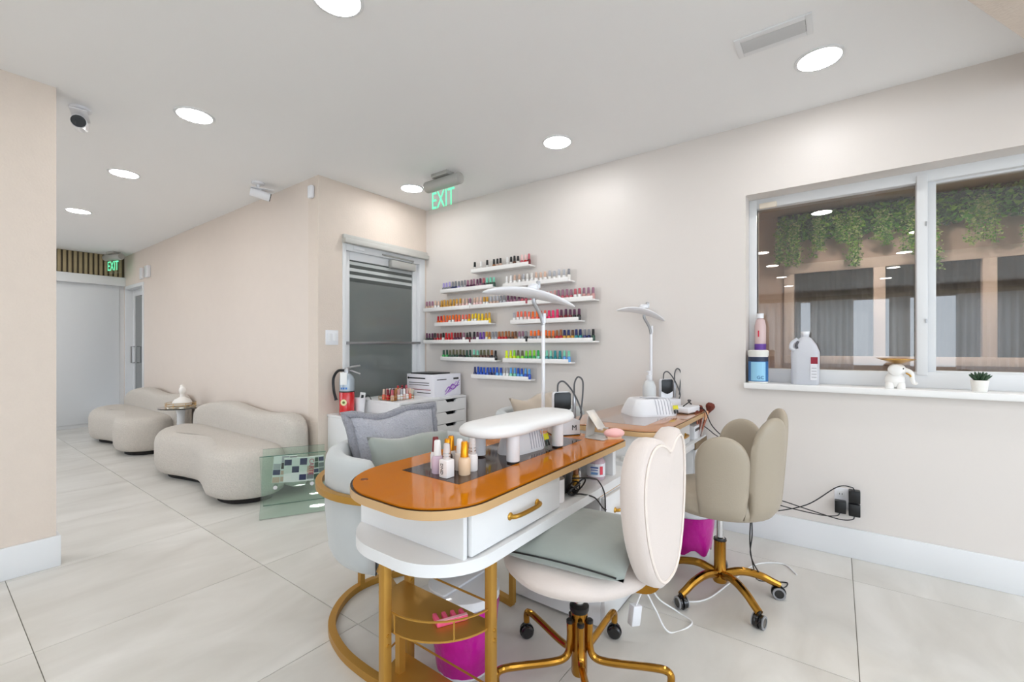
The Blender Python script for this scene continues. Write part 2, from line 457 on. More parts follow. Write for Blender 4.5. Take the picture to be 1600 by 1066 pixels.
# rear glass door in the back wall
d1 = thing('door_1', 'rear glass door with striped frosted film and white aluminium frame', 'door', (0, 0, 0), kind='structure')
df = B()
bm_box(df, (DX0, YD - .005, 0), (DX0 + .035, YD + .13, DZ - .07), .003); bm_box(df, (DX1 - .075, YD - .005, 0), (DX1, YD + .13, DZ - .07), .003)
bm_box(df, (DX0 + .035, YD - .005, DZ - .13), (DX1 - .075, YD + .13, DZ - .07), .001)
obj('door_frame', df, ALU, d1)
ds = B(); zt = DZ - .13; xa, xb = DX0 + .035, DX1 - .078
for a in ((xa, .01, xa + .055, zt), (xb - .055, .01, xb, zt), (xa + .055, .01, xb - .055, .25), (xa + .055, zt - .07, xb - .055, zt)):
    bm_box(ds, (a[0], YD + .03, a[1]), (a[2], YD + .075, a[3]), .004)
ds = obj('door_leaf', ds, ALU, d1)
ga, gb = xa + .055, xb - .055
box('pane', (ga, YD + .045, .25), (gb, YD + .058, zt - .07), DGLASS, ds)
FZ = 1.77
box('frosted_film', (ga + .002, YD + .0435, 0.25), (gb - .002, YD + .045, FZ), mat('frosted_lower', (112, 117, 114), 0.16, coat=0.5, var=0.08, vscale=2), ds)
for k in range(3):
    z1 = FZ + .035 + k * .058
    box('film_stripe', (ga + .002, YD + .0435, z1), (gb - .002, YD + .045, z1 + .028), STRIPE, ds)
hd = B(); bm_box(hd, (DX0 - .005, YD - .03, DZ - .035), (DX1 + .01, YD, DZ), .003); bm_box(hd, (DX0 - .005, YD - .055, DZ - .075), (DX1 + .01, YD, DZ - .035), .003)
obj('header_track', hd, mat('header_grey', (196, 194, 188), 0.45), d1)
tube('push_bar', [(xa + .01, YD + .03, 1.225), (xa + .01, YD - .02, 1.225), (xb - .005, YD - .02, 1.232), (xb - .005, YD + .03, 1.232)], .012, STEEL, d1)
cl = box('door_closer', (DX0 + .50, YD - .03, 1.945), (DX0 + .80, YD + .03, 2.02), GREYALU, d1, bev=.012)
tube('closer_arm', [(DX0 + .76, YD - .01, 2.02), (DX0 + .78, YD - .012, 2.045), (DX0 + .40, YD - .02, 2.05)], .008, GREYALU, cl)
box('contact_sensor', (DX0 + .1, YD - .02, 2.045), (DX0 + .21, YD + .03, 2.075), WHITE, d1, bev=.006)
box('outside_panel', (DX0, YD + .131, 0), (DX1, YD + .149, DZ), DARK, d1)

# window in the right wall
GX = 3.33
win = thing('window_1', 'wide white framed sliding window over a white sill', 'window', (0, 0, 0), kind='structure')
wf = B(); fx0, fx1 = GX - .045, GX + .06
bm_box(wf, (fx0, WY0, WZ0), (fx1, WY0 + .045, WZ1), .003); bm_box(wf, (fx0, WY1 - .045, WZ0), (fx1, WY1, WZ1), .003)
bm_box(wf, (fx0, WY0 + .045, WZ0), (fx1, WY1 - .045, WZ0 + .085), .001); bm_box(wf, (fx0, WY0 + .045, WZ1 - .06), (fx1, WY1 - .045, WZ1), .001)
obj('window_frame', wf, ALU, win)
s1 = B(); ya, yb = -.352, .425
bm_box(s1, (GX - .03, yb - .0, WZ0 + .085), (GX + .02, yb + .02, 2.125), .002)
bm_box(s1, (GX - .055, ya - .045, WZ0 + .07), (GX + .02, ya, 2.13), .003)
bm_box(s1, (GX - .03, ya - .045, 2.094), (GX + .02, yb + .02, 2.13), .002)
sa = obj('sash', s1, ALU, win)
box('pane', (GX - .003, ya, 1.047), (GX + .003, yb, 2.094), WPANE, sa)
s2 = B(); yc, ye = -.436, -1.19
bm_box(s2, (GX - .01, yc, 1.045), (GX + .04, yc + .04, 2.125), .002); bm_box(s2, (GX - .01, ye - .04, 1.045), (GX + .04, ye, 2.125), .002)
bm_box(s2, (GX - .01, ye, 2.085), (GX + .04, yc, 2.125), .002); bm_box(s2, (GX - .01, ye, 1.04), (GX + .04, yc, 1.06), .002)
sb = obj('sash', s2, ALU, win)
box('pane', (GX + .010, ye, 1.06), (GX + .016, yc, 2.085), WPANE, sb)
for z in (1.85, 1.32): box('latch', (GX - .062, ya - .042, z), (GX - .055, ya - .036, z + .022), STEEL, win)
box('contact_sensor', (fx0 - .018, .31, 2.088), (fx0, .41, 2.123), mat('cream_plastic', (238, 226, 208), 0.4), win, bev=.006)
box('window_sill', (3.095, WY0 - .04, WZ0 - .036), (fx0, WY1 + .004, WZ0), mat('sill_stone', (240, 239, 237), 0.25), win, bev=.006, seg=3)

# ------------------------------------------------------------------ the space seen through the window
XB, YP0, YP1 = 5.6, -3.4, 1.6
PINKW = mat('porch_pink_wall', (206, 186, 176), 0.6)
pw = B()
HD, SB = 2.0, 1.08
bm_box(pw, (XB, YP0, HD), (XB + .12, YP1, H)); bm_box(pw, (XB, YP0, 0), (XB + .12, YP1, SB)); bm_box(pw, (XB, .46, SB), (XB + .12, YP1, HD))
S(obj('wall_beyond', pw, PINKW, smooth=0), 'pinkish wall with glazed bays seen through the window', 'wall')
pw = B(); bm_box(pw, (XR + T, YP1, 0), (XB + .12, YP1 + .1, H)); bm_box(pw, (XR + T, YP0 - .1, 0), (XB + .12, YP0, H)); bm_box(pw, (XB + .5, YP0, 0), (XB + .6, YP1, H))
S(obj('wall_beyond_side', pw, PINKW, smooth=0), 'side walls of the room beyond the window', 'wall')
pw = B(); bm_box(pw, (XR + T, YP0, -.1), (XB + .6, YP1, 0))
S(obj('floor_beyond', pw, mat('grey_floor', (120, 116, 112), 0.6), smooth=0), 'grey floor of the room beyond the window', 'floor')
pw = B(); bm_box(pw, (XR + T, YP0 - .1, H), (XB + .6, YP1 + .1, H + .1))
S(obj('ceiling_beyond', pw, mat('porch_ceiling', (214, 198, 190), 0.7), smooth=0), 'pinkish ceiling of the room beyond the window', 'ceiling')
w2 = thing('window_2', 'row of pale framed glazed bays with grey pleated drapes beyond the window', 'window', (0, 0, 0), kind='structure')
FRM = mat('pale_frame', (226, 212, 204), 0.45)
BAYS = [(-1.03, -.375), (-.29, .37), (-1.775, -1.12), (-2.52, -1.865)]
bf = B(); bm_box(bf, (XB - .03, YP0, HD - .03), (XB, .46, HD + .07), .004); bm_box(bf, (XB - .04, YP0, SB - .06), (XB, .46, SB + .02), .004)
for y in (-2.56, -1.82, -1.073, -.331, .415): bm_box(bf, (XB - .03, y - .045, SB + .02), (XB + .06, y + .045, HD - .03), .002)
obj('window_frame', bf, FRM, w2)
def drape(ya, yb, z0, z1, x, pitch, amp, phase=0):
    bm = B(); n = int((yb - ya) / pitch * 10)
    def fn(u, v):
        y = ya + (yb - ya) * u
        return (x + amp * (math.sin(2 * PI * y / pitch + phase) + .3 * math.sin(5.1 * y / pitch)) * (0.8 + .35 * (1 - v)), y, z0 + (z1 - z0) * v)
    bm_grid(bm, fn, n, 6); return bm
DR = sheer_mat('grey_drape', (128, 120, 112), 0.25)
for (a, b) in BAYS:
    box('pane', (XB + .03, a, SB), (XB + .036, b, HD), glass_mat('bay_glass', (225, 225, 225), 0.03), w2)
for i, (a, b) in enumerate(BAYS):
    tag(obj('pleated_drape', drape(a, b, SB - .1, HD + .1, XB + .2, .085, .02, i), DR), ['grey pleated drape in the bay just right of the window mullion', 'grey pleated drape in the leftmost bay beyond the window', 'grey pleated drape behind the bay at the photo right edge', 'grey pleated drape in the bay outside the photo edge'][i], 'curtain', 'drapes beyond the window')

LEAF = [mat('leaf_green', (84, 166, 48), 0.5), mat('leaf_dark', (34, 92, 40), 0.5), mat('leaf_lime', (140, 200, 60), 0.5), mat('leaf_pale', (200, 222, 150), 0.5)]
def leaf_quads(bm, p, s, mi):
    a, b = random.uniform(0, 2 * PI), random.uniform(-.9, .9)
    d = Vector((math.cos(a) * math.cos(b), math.sin(a) * math.cos(b), math.sin(b))); e = d.cross(Vector((random.uniform(-1, 1), random.uniform(-1, 1), random.uniform(-1, 1)))).normalized()
    p = Vector(p); nrm = d.cross(e) * s * .25
    v = [bm.verts.new(p - d * s), bm.verts.new(p + e * s * .55 + nrm), bm.verts.new(p + d * s), bm.verts.new(p - e * s * .55 + nrm)]
    f = bm.faces.new((v[0], v[1], v[2])); f.material_index = mi
    f = bm.faces.new((v[0], v[2], v[3])); f.material_index = mi
pwt = thing('plant_wall', 'dense artificial hedge panel along the wall top beyond the window', 'plant', (0, 0, 0))
box('backing_panel', (XB - .05, YP0 + .1, 2.36), (XB - .001, .52, H - .002), mat('moss_backing', (30, 64, 32), 0.9), pwt)
bm = B()
for k in range(5200):
    y = random.uniform(-2.6, .5); z = random.uniform(2.30, 2.57); x = XB - .06 - random.random() * .1
    leaf_quads(bm, (x, y, z), random.uniform(.018, .038), random.choice([0, 0, 1, 1, 2]))
o = obj('foliage', bm, LEAF, pwt, smooth=0); o['kind'] = 'stuff'
vspec = [(.46, 1.95, .05), (.36, 2.0, .05), (.16, 2.05, .05), (-.02, 2.2, .06), (-.13, 1.9, .06), (-.34, 2.1, .06), (-.52, 2.02, .05), (-.66, 1.86, .06), (-1.0, 2.02, .09), (-1.32, 1.98, .07), (-1.52, 1.85, .1), (-1.68, 1.9, .1)]
ordn = ['first', 'second', 'third', 'fourth', 'fifth', 'sixth', 'seventh', 'eighth', 'ninth', 'tenth', 'eleventh', 'twelfth', 'thirteenth', 'fourteenth', 'fifteenth', 'sixteenth', 'seventeenth', 'eighteenth', 'nineteenth', 'twentieth']
for i, (y, zb, sp) in enumerate(vspec):
    t = thing('trailing_vine', '%s trailing vine from the left, hanging beyond the window' % ordn[i], 'plant', (XB - .16, y, 2.5), group='trailing vines beyond the window')
    L = 2.5 - zb
    st = B()
    strands = []
    for s in range(5):
        dx, dy = random.uniform(-.03, .03), random.uniform(-sp, sp); LL = L * random.uniform(.7, 1)
        pts = spline([(dx * .3, dy * .2, 0), (dx, dy * .8, -LL * .4), (dx * 1.1, dy + random.uniform(-.02, .02), -LL)], 5)
        bm_tube(st, pts, .0015, 3); strands.append(pts)
    obj('stems', st, LEAF[1], t, smooth=0)
    lv = B()
    for k in range(900):
        pts = random.choice(strands); q = random.random() ** .8 * (len(pts) - 1); a = int(q); b = min(a + 1, len(pts) - 1)
        p = pts[a].lerp(pts[b], q - a) + Vector((random.gauss(0, .016), random.gauss(0, .022), 0))
        leaf_quads(lv, p, random.uniform(.009, .018), random.choice([0, 0, 1, 2, 3, 3]) if i < 7 else random.choice([0, 2, 3, 3]))
    o = obj('leaves', lv, LEAF, t, smooth=0); o['kind'] = 'stuff'

# the windowed front side of the room behind the camera (mirrored in the window glass)
w = B()
bm_box(w, (X0 - .2, Y0 - .15, 0), (X0, YD + .15, .75)); bm_box(w, (X0 - .2, Y0 - .15, 2.35), (X0, YD + .15, H))
for (a, b) in ((Y0 - .15, -3.2), (-1.35, -1.2), (1.05, 1.2), (3.2, YD + .15)): bm_box(w, (X0 - .2, a, .75), (X0, b, 2.35))
S(obj('wall_street', w, WALL, smooth=0), 'street side wall with curtained windows, mirrored in the window glass', 'wall')
SHEER = sheer_mat('white_sheer', (240, 240, 240), 0.6)
for i, (a, b) in enumerate(((-3.3, -2.1), (-1.35, -.98), (-.32, .55), (.75, 1.75), (2.1, 3.2))):
    tag(obj('sheer_curtain', drape(a, b, .05, 2.36, X0 + .12, .13, .035, i), SHEER), ['white sheer curtain farthest right in the mirrored street windows', 'narrow white sheer curtain right of the mirrored daylight gap', 'white sheer curtain left of the mirrored daylight gap', 'white sheer curtain second left of the mirrored daylight gap', 'white sheer curtain at the far left of the street windows'][i], 'curtain', 'sheer curtains on the street side')
tag(box('curtain_valance', (X0 + .02, Y0 + .1, 2.365), (X0 + .2, YD - .1, 2.46), mat('valance', (206, 192, 176), 0.7), bev=.005), 'taupe valance board above the sheer curtains', 'valance')

# ------------------------------------------------------------------ ceiling fittings
LENS = mat('downlight_lens', (255, 253, 250), 0.5, emit=(253, 253, 253), estr=LIGHT)
dl = [(2.63, .07, 'by the air vent nearest the window'), (2.63, 1.55, 'over the polish shelves, in front of the exit sign'), (2.63, 3.04, 'beside the green exit sign'), (1.02, 1.63, 'cut by the top edge of the photo'), (1.02, 3.15, 'largest of the hall row, near the wallpaper wall'), (1.02, 4.66, 'second of the hall row'), (1.02, 6.32, 'third and smallest visible of the hall row')]
rest = [(1.0, 8.15), (1.02, .13), (1.02, -1.37), (2.63, -1.45), (-.86, .9), (-2.15, .9), (-3.7, .9), (-5.3, .9), (-.6, -.8), (-2.06, -.8), (-3.6, -.8), (-5.1, -.8), (-.6, 2.5), (-2.2, 2.5), (-.6, -2.4), (.5, -2.7), (-.6, 4.66), (-.6, 6.32), (-.6, 7.8), (-.3, 3.9)]  # those over the hidden hall side are added to brighten the hall
def downlight(x, y, label, z=H, m=LENS):
    t = thing('downlight', label, 'downlight', (x, y, z), group='recessed downlights')
    lathe('trim_ring', [(.105, 0), (.104, -.004), (.098, -.007), (.09, -.006), (.09, 0)], WHITE, t, n=32)
    lathe('lens', [(0, -.001), (.09, -.001), (.089, -.0045), (0, -.0045)], m, t, n=32)
    return t
for x, y, l in dl: downlight(x, y, 'round recessed ceiling downlight, ' + l)
for x, y in rest: downlight(x, y, 'round recessed ceiling downlight behind the camera, out of view or added for the hall', 2.42 if (x, y) == (2.63, -1.45) else H)
for x, y in ((4.6, -.3), (4.6, -2.0)):  # unseen lamps added to light the plants behind the glass
    downlight(x, y, 'unseen fill light added in the ceiling beyond the window', m=mat('porch_fill_lens', (255, 250, 240), .5, emit=(255, 246, 232), estr=LIGHT * 6.0))

v = thing('air_vent', 'small white ceiling air supply vent with slats', 'vent', (2.315, .235, H))
fr = B()
for a in ((-.075, -.15, .075, -.125), (-.075, .125, .075, .15), (-.075, -.125, -.045, .125), (.045, -.125, .075, .125)): bm_box(fr, (a[0], a[1], -.008), (a[2], a[3], 0), .002)
obj('frame', fr, WHITE, v); box('backing', (-.045, -.125, -.002), (.045, .125, -.0005), mat('vent_dark', (70, 72, 74), .8), v)
for k in range(4):
    o = box('slat', (-.0095, -.124, -.0015), (.0095, .124, .0015), mat('vent_slat', (206, 206, 206), .4), v); o.location = (-.033 + k * .021, 0, -.0065); o.rotation_euler = (0, R(28), 0)

def exit_sign(loc, rz, label, small=False):
    t = thing('exit_sign', label, 'exit sign', loc, rz)
    G = mat('exit_green', (110, 220, 170), 0.4, emit=(96, 232, 170), estr=.75)
    # local X runs along the reading direction, face looks to -Y
    box('canopy', (-.09, -.05, -.03), (.09, .05, 0), GREYALU, t, bev=.004)
    hs = B(); M = Matrix.Translation((-.19, 0, -.075)) @ Matrix.Rotation(R(90), 4, 'Y')
    bm_lathe(hs, [(.0, 0), (.042, 0), (.046, .006), (.046, .374), (.042, .38), (0, .38)], 20, M=M); obj('housing', hs, GREYALU, t)
    pz0, pz1 = -.31, -.10
    p = box('acrylic_panel', (-.165, -.004, pz0), (.165, .004, pz1), glass_mat('exit_acrylic', (252, 254, 253), .03), t)
    text('lettering', 'EXIT', .2, G, face_mx((0, -.005, (pz0 + pz1) / 2 - .005), (1, 0, 0), (0, 0, 1)), p, depth=.001, sx=.64)
    return t
exit_sign((2.56, 2.58, H), R(-90), 'green lit EXIT sign hanging from the ceiling by the rear door')
exit_sign((1.77, 8.65, H), R(-74), 'small distant green EXIT sign hanging at the hall end')

def cctv(loc, rz, label, scale=1.0):
    t = thing('security_camera', label, 'camera', loc, rz)
    lathe('mount', [(.05, 0), (.05, -.014), (.035, -.02), (0, -.02)], PLAS, t, n=20)
    tube('arm', spline([(0, 0, -.015), (0, 0, -.045), (0, -.02, -.065)], 4), .014, PLAS, t)
    b = B(); M = Matrix.Translation((0, .06, -.085)) @ Matrix.Rotation(R(100), 4, 'X')
    bm_lathe(b, [(.0, 0), (.034, 0), (.036, .004), (.036, .15), (0, .15)], 20, M=M); bd = obj('body', b, PLAS, t)
    b = B(); bm_lathe(b, [(0, .1501), (.033, .1501), (.033, .156), (.012, .156), (.012, .152), (0, .152)], 20, M=M); obj('lens_face', b, BLACK, bd)
    b = B(); bm_box(b, (-.038, -.12, -.055), (.038, .06, -.05), .002); obj('sun_shield', b, PLAS, t)
    return t
cctv((.59, 3.60, H), R(-15), 'white bullet security camera near the left wallpaper wall')
cctv((1.76, 4.0, H), R(70), 'small white security camera over the near sofa end')

tag(box('motion_sensor', (XH - .035, 3.47, 2.42), (XH, 3.53, 2.525), PLAS, bev=.012, seg=3), 'small white motion sensor high on the hall wall corner', 'sensor')
hc = thing('door_chime', 'white chime boxes on the wall above the hall door', 'chime', (XH, 7.9, 2.25))
box('cover', (-.04, -.21, -.08), (0, -.06, .08), PLAS, hc, bev=.006); box('reader', (-.03, .1, -.08), (0, .2, .08), PLAS, hc, bev=.005)
sw = thing('light_switch', 'white double rocker light switch plate left of the rear door', 'switch', (2.09, YD, 1.27))
box('plate', (-.058, -.006, -.062), (.058, 0, .062), PLAS, sw, bev=.003)
for s in (-1, 1): box('rocker', (s * .024 - .016, -.011, -.034), (s * .024 + .016, -.005, .034), WHITE, sw, bev=.003)

# ------------------------------------------------------------------ polish shelves and bottles
CN = {'black': (26, 24, 26), 'white': (240, 238, 236), 'clear': (226, 222, 216), 'grey': (130, 130, 136), 'plum': (92, 44, 74), 'mauve': (152, 106, 126), 'dusty pink': (202, 152, 148), 'nude': (214, 180, 160), 'pale pink': (236, 200, 196), 'rose': (190, 92, 104),
      'red': (196, 26, 34), 'dark red': (116, 16, 30), 'orange': (238, 108, 30), 'coral': (240, 112, 88), 'hot pink': (236, 46, 106), 'gold': (206, 152, 54), 'yellow': (238, 200, 30), 'neon yellow': (214, 232, 24), 'lime': (138, 214, 50), 'green': (44, 164, 78), 'dark green': (28, 72, 52), 'mint': (128, 206, 178), 'teal': (34, 134, 140), 'navy': (26, 36, 92), 'blue': (30, 78, 184), 'sky blue': (92, 162, 226), 'lavender': (168, 154, 206), 'purple': (106, 62, 152), 'brown': (94, 60, 46), 'bronze': (156, 96, 52), 'silver': (176, 176, 182), 'olive': (92, 90, 58)}
def bm_bottle(bc, cc):
    key = (bc, cc)
    if key in BOT: return BOT[key]
    bm = B()
    bm_lathe(bm, [(0, 0), (.0145, 0), (.0155, .003), (.0155, .036), (.013, .043), (.0075, .046), (0, .046)], 10, mi=0)
    bm_lathe(bm, [(0, .046), (.0115, .046), (.0098, .088), (.008, .09), (0, .09)], 10, mi=1)
    me = bpy.data.meshes.new('polish_bottle'); bmesh.ops.recalc_face_normals(bm, faces=bm.faces); bm.to_mesh(me); bm.free()
    me.polygons.foreach_set('use_smooth', [True] * len(me.polygons)); me.set_sharp_from_angle(angle=R(40))
    me.materials.append(mat('polish_' + bc.replace(' ', '_'), CN[bc], .18, coat=.5)); me.materials.append(mat('cap_' + cc.replace(' ', '_'), CN[cc], .3))
    BOT[key] = me; return me
BOT = {}
SHELFM = mat('shelf_white', (246, 243, 240), .35)
def seq(*ps):
    out = []
    for b, c, n in ps: out += [(b, c)] * n
    return out
def shelf(name_lab, yl, yr, z, bottles, where):
    """yl = end nearest the corner (left in the photo), yr = right end"""
    t = thing('wall_shelf', name_lab, 'shelf', (XR, (yl + yr) / 2, z), group='white polish shelves on the wall')
    hw = (yl - yr) / 2
    box('shelf_board', (-.092, -hw, 0), (0, hw, .012), SHELFM, t, bev=.002)
    box('front_lip', (-.096, -hw + .012, 0), (-.09, hw, .036), SHELFM, t, bev=.002)
    box('back_plate', (-.004, -hw - .015, -.02), (-.0005, hw + .003, .105), CLEAR, t)
    n = len(bottles); k = 0
    for i, bt in enumerate(bottles):
        if bt is None: continue
        k += 1
        bc, cc = bt
        o = bpy.data.objects.new('polish_bottle', bm_bottle(bc, cc)); C.objects.link(o)
        y = yl - .022 - (yl - yr - .044) * i / max(1, n - 1)
        o.location = (XR - .065 + random.uniform(-.004, .004), y, z + .0122); o.rotation_euler = (0, 0, random.uniform(0, 3))
        sz = 1.0 + random.uniform(-.03, .05); o.scale = (1, 1, sz)
        nl = ordn[k - 1] if k <= 20 else str(k)
        cap = cc + ' capped ' if cc != bc else ''
        tag(o, '%s%s polish bottle, %s from left, %s' % (cap, bc, nl, where), 'nail polish', 'polish bottles on the wall shelves')
N = None
shelf('white shelf at the very top of the polish display', 2.72, 2.07, 1.872, [('clear', 'black'), N, ('clear', 'white'), N, ('clear', 'black'), N, ('bronze', 'black'), ('nude', 'black'), ('nude', 'black'), N, ('clear', 'white'), ('clear', 'black'), ('brown', 'black'), ('clear', 'black'), ('rose', 'pale pink'), ('red', 'pale pink'), ('dark red', 'rose')], 'topmost shelf')
shelf('white polish shelf in the second row, left of the pair', 3.12, 2.45, 1.715, seq(('grey', 'lavender', 3), ('navy', 'grey', 2), ('lavender', 'grey', 1), ('silver', 'grey', 2), ('plum', 'mauve', 3), ('mauve', 'plum', 2), ('plum', 'rose', 1), ('dark green', 'mint', 3)), 'left second row shelf')
shelf('white polish shelf in the second row, right of the pair', 2.35, 1.69, 1.708, seq(('white', 'white', 2), ('white', 'nude', 2), ('clear', 'silver', 1), ('white', 'clear', 2), ('white', 'nude', 3), ('clear', 'silver', 2), ('white', 'silver', 2), ('clear', 'grey', 1)), 'right second row shelf')
shelf('white polish shelf in the third row, nearest the corner', 3.36, 2.735, 1.545, seq(('nude', 'mauve', 3), ('white', 'nude', 2), ('gold', 'gold', 5), ('nude', 'gold', 2), ('pale pink', 'nude', 2), ('white', 'mauve', 1)), 'third shelf row by corner')
shelf('white polish shelf in the middle of the third row', 2.725, 2.1, 1.545, seq(('pale pink', 'nude', 3), ('white', 'gold', 2), ('nude', 'silver', 3), ('silver', 'grey', 2), ('mauve', 'plum', 4), ('rose', 'plum', 2)), 'middle third row shelf')
shelf('white polish shelf at the right end of the third row', 2.09, 1.48, 1.545, seq(('rose', 'plum', 3), ('mauve', 'rose', 2), ('white', 'dusty pink', 2), ('rose', 'mauve', 4), ('white', 'rose', 2), ('dusty pink', 'mauve', 3)), 'right third row shelf')
shelf('white polish shelf in the fourth row, left of the pair', 3.2, 2.5, 1.395, seq(('orange', 'red', 2), ('coral', 'orange', 2), ('white', 'orange', 2), ('coral', 'orange', 2), ('white', 'coral', 2), ('yellow', 'orange', 1), ('white', 'yellow', 2), ('yellow', 'yellow', 2), ('yellow', 'gold', 2)), 'left fourth row shelf')
shelf('white polish shelf in the fourth row, right of the pair', 2.27, 1.6, 1.388, seq(('white', 'silver', 1), ('white', 'coral', 2), ('pale pink', 'coral', 2), ('coral', 'orange', 2), ('hot pink', 'coral', 2), ('hot pink', 'hot pink', 3), ('dark red', 'plum', 3), ('black', 'plum', 2)), 'right fourth row shelf')
shelf('white polish shelf in the fifth row, nearest the corner', 3.36, 2.735, 1.225, seq(('black', 'plum', 3), ('dark red', 'black', 1), ('red', 'dark red', 2), ('white', 'black', 1), ('red', 'red', 3), ('plum', 'dark red', 3), ('white', 'mauve', 1), ('dark red', 'black', 2)), 'fifth shelf row by corner')
shelf('white polish shelf in the middle of the fifth row', 2.725, 2.1, 1.225, seq(('plum', 'black', 1), ('white', 'plum', 1), ('purple', 'purple', 2), ('white', 'gold', 1), ('gold', 'bronze', 1), ('silver', 'grey', 2), ('red', 'bronze', 3), ('brown', 'bronze', 2), ('bronze', 'brown', 1), ('silver', 'mauve', 2), ('black', 'grey', 1)), 'middle fifth row shelf')
shelf('white polish shelf at the right end of the fifth row', 2.09, 1.48, 1.225, seq(('grey', 'orange', 2), ('silver', 'orange', 2), ('bronze', 'orange', 3), ('red', 'bronze', 2), ('gold', 'navy', 2), ('gold', 'brown', 1), ('teal', 'navy', 2), ('navy', 'grey', 2), ('dark green', 'black', 1)), 'right fifth row shelf')
shelf('white polish shelf in the sixth row, left of the pair', 3.12, 2.43, 1.06, seq(('green', 'dark green', 2), ('dark green', 'olive', 3), ('black', 'olive', 2), ('dark green', 'dark green', 2), ('olive', 'mint', 2), ('brown', 'olive', 3), ('black', 'bronze', 1), ('black', 'black', 1)), 'left sixth row shelf')
shelf('white polish shelf in the sixth row, right of the pair', 2.35, 1.69, 1.058, seq(('neon yellow', 'neon yellow', 2), ('neon yellow', 'lime', 1), ('lime', 'olive', 2), ('green', 'lime', 3), ('mint', 'green', 2), ('teal', 'mint', 2), ('teal', 'teal', 2), ('sky blue', 'mint', 2)), 'right sixth row shelf')
shelf('white shelf at the very bottom of the polish display', 2.72, 2.07, .905, seq(('navy', 'navy', 1), ('blue', 'blue', 4), ('navy', 'blue', 2), ('sky blue', 'blue', 2), ('white', 'silver', 2), ('mint', 'sky blue', 2), ('sky blue', 'blue', 2), ('blue', 'sky blue', 2)), 'lowest shelf')

# ------------------------------------------------------------------ cream sofas, side table
def ring_inset(P, d):
    n = len(P); out = []
    for i in range(n):
        t = (P[(i + 1) % n] - P[i - 1]).normalized(); nn = Vector((-t.y, t.x, 0)); out.append(P[i] + nn * d)
    return out
def bm_blob(bm, outline, levels, mi=0):
    """outline counter-clockwise (list of Vector), levels = [(z, inset)], closed with shrinking caps"""
    rings = []
    cen = sum(outline, Vector()) / len(outline)
    for z, d in levels:
        rings.append([bm.verts.new(Vector((p.x, p.y, z))) for p in ring_inset(outline, d)])
    n = len(outline)
    for a, b in zip(rings, rings[1:]):
        for k in range(n): bm.faces.new((a[k], a[(k + 1) % n], b[(k + 1) % n], b[k]))
    for rg, flip in ((rings[0], True), (rings[-1], False)):
        prev = rg
        for s in (.7, .35):
            nr = [bm.verts.new((cen.x + (v.co.x - cen.x) * s, cen.y + (v.co.y - cen.y) * s, v.co.z + (.004 if not flip else 0))) for v in rg]
            for k in range(n): bm.faces.new((prev[k], prev[(k + 1) % n], nr[(k + 1) % n], nr[k]))
            prev = nr
        c = bm.verts.new((cen.x, cen.y, prev[0].co.z))
        for k in range(n): bm.faces.new((prev[k], prev[(k + 1) % n], c))
    return bm
def sofa(label, dy):
    t = thing('curved_sofa', label, 'sofa', (0, dy, 0), group='cream boucle sofas')
    ol = spline([(1.30, 4.95, 0), (1.37, 4.62, 0), (1.405, 4.35, 0), (1.35, 4.05, 0), (1.305, 3.84, 0), (1.36, 3.62, 0), (1.54, 3.49, 0), (1.74, 3.52, 0), (1.83, 3.75, 0), (1.83, 4.5, 0), (1.81, 5.2, 0), (1.66, 5.42, 0), (1.42, 5.30, 0)], 5, True)
    # outline runs counter-clockwise seen from above when traversed this way; check the sign
    area = sum(ol[i].x * ol[(i + 1) % len(ol)].y - ol[(i + 1) % len(ol)].x * ol[i].y for i in range(len(ol)))
    if area < 0: ol.reverse()
    obj('seat', bm_blob(B(), ol, [(.045, .075), (.05, .045), (.07, .02), (.12, .004), (.2, 0), (.3, 0), (.35, .008), (.385, .03), (.405, .06), (.415, .1)]), BOUCLE, t, smooth=80)
    obj('plinth', bm_blob(B(), ol, [(0, .1), (.048, .1)]), mat('shadow_plinth', (38, 34, 32), .8), t, smooth=0)  # dark plinth colour stands in for the shadow line under the sofa
    prof = [(5.62, .46), (5.55, .53), (5.43, .58), (5.2, .625), (5.0, .65), (4.8, .665), (4.62, .66), (4.4, .63), (4.1, .615), (3.9, .625), (3.7, .65), (3.58, .64), (3.5, .60), (3.46, .54)]
    bm = B(); rings = []
    for i, (y, zt) in enumerate(prof):
        e = min(1.0, .35 + .9 * min(i, len(prof) - 1 - i) / 2.0)
        cx, hw = 1.855, .105 * e; z0 = .06; cz, hh = (z0 + zt) / 2, (zt - z0) / 2
        rg = []
        for k in range(20):
            a = 2 * PI * k / 20; ca, sa = math.cos(a), math.sin(a)
            rg.append(bm.verts.new((cx + hw * math.copysign(abs(ca) ** .6, ca), y, cz + hh * math.copysign(abs(sa) ** .35, sa))))
        rings.append(rg)
    for a, b in zip(rings, rings[1:]):
        for k in range(20): bm.faces.new((a[k], a[(k + 1) % 20], b[(k + 1) % 20], b[k]))
    bm.faces.new(rings[0]); bm.faces.new(rings[-1])
    o = obj('backrest', bm, BOUCLE, t, smooth=80)
    md = o.modifiers.new('sub', 'SUBSURF'); md.levels = 1; md.render_levels = 2
    return t
sofa('cream boucle curved sofa, the near one beside the glass magazine rack', 0)
sofa('cream boucle curved sofa, the far one at the hall end', 2.55)

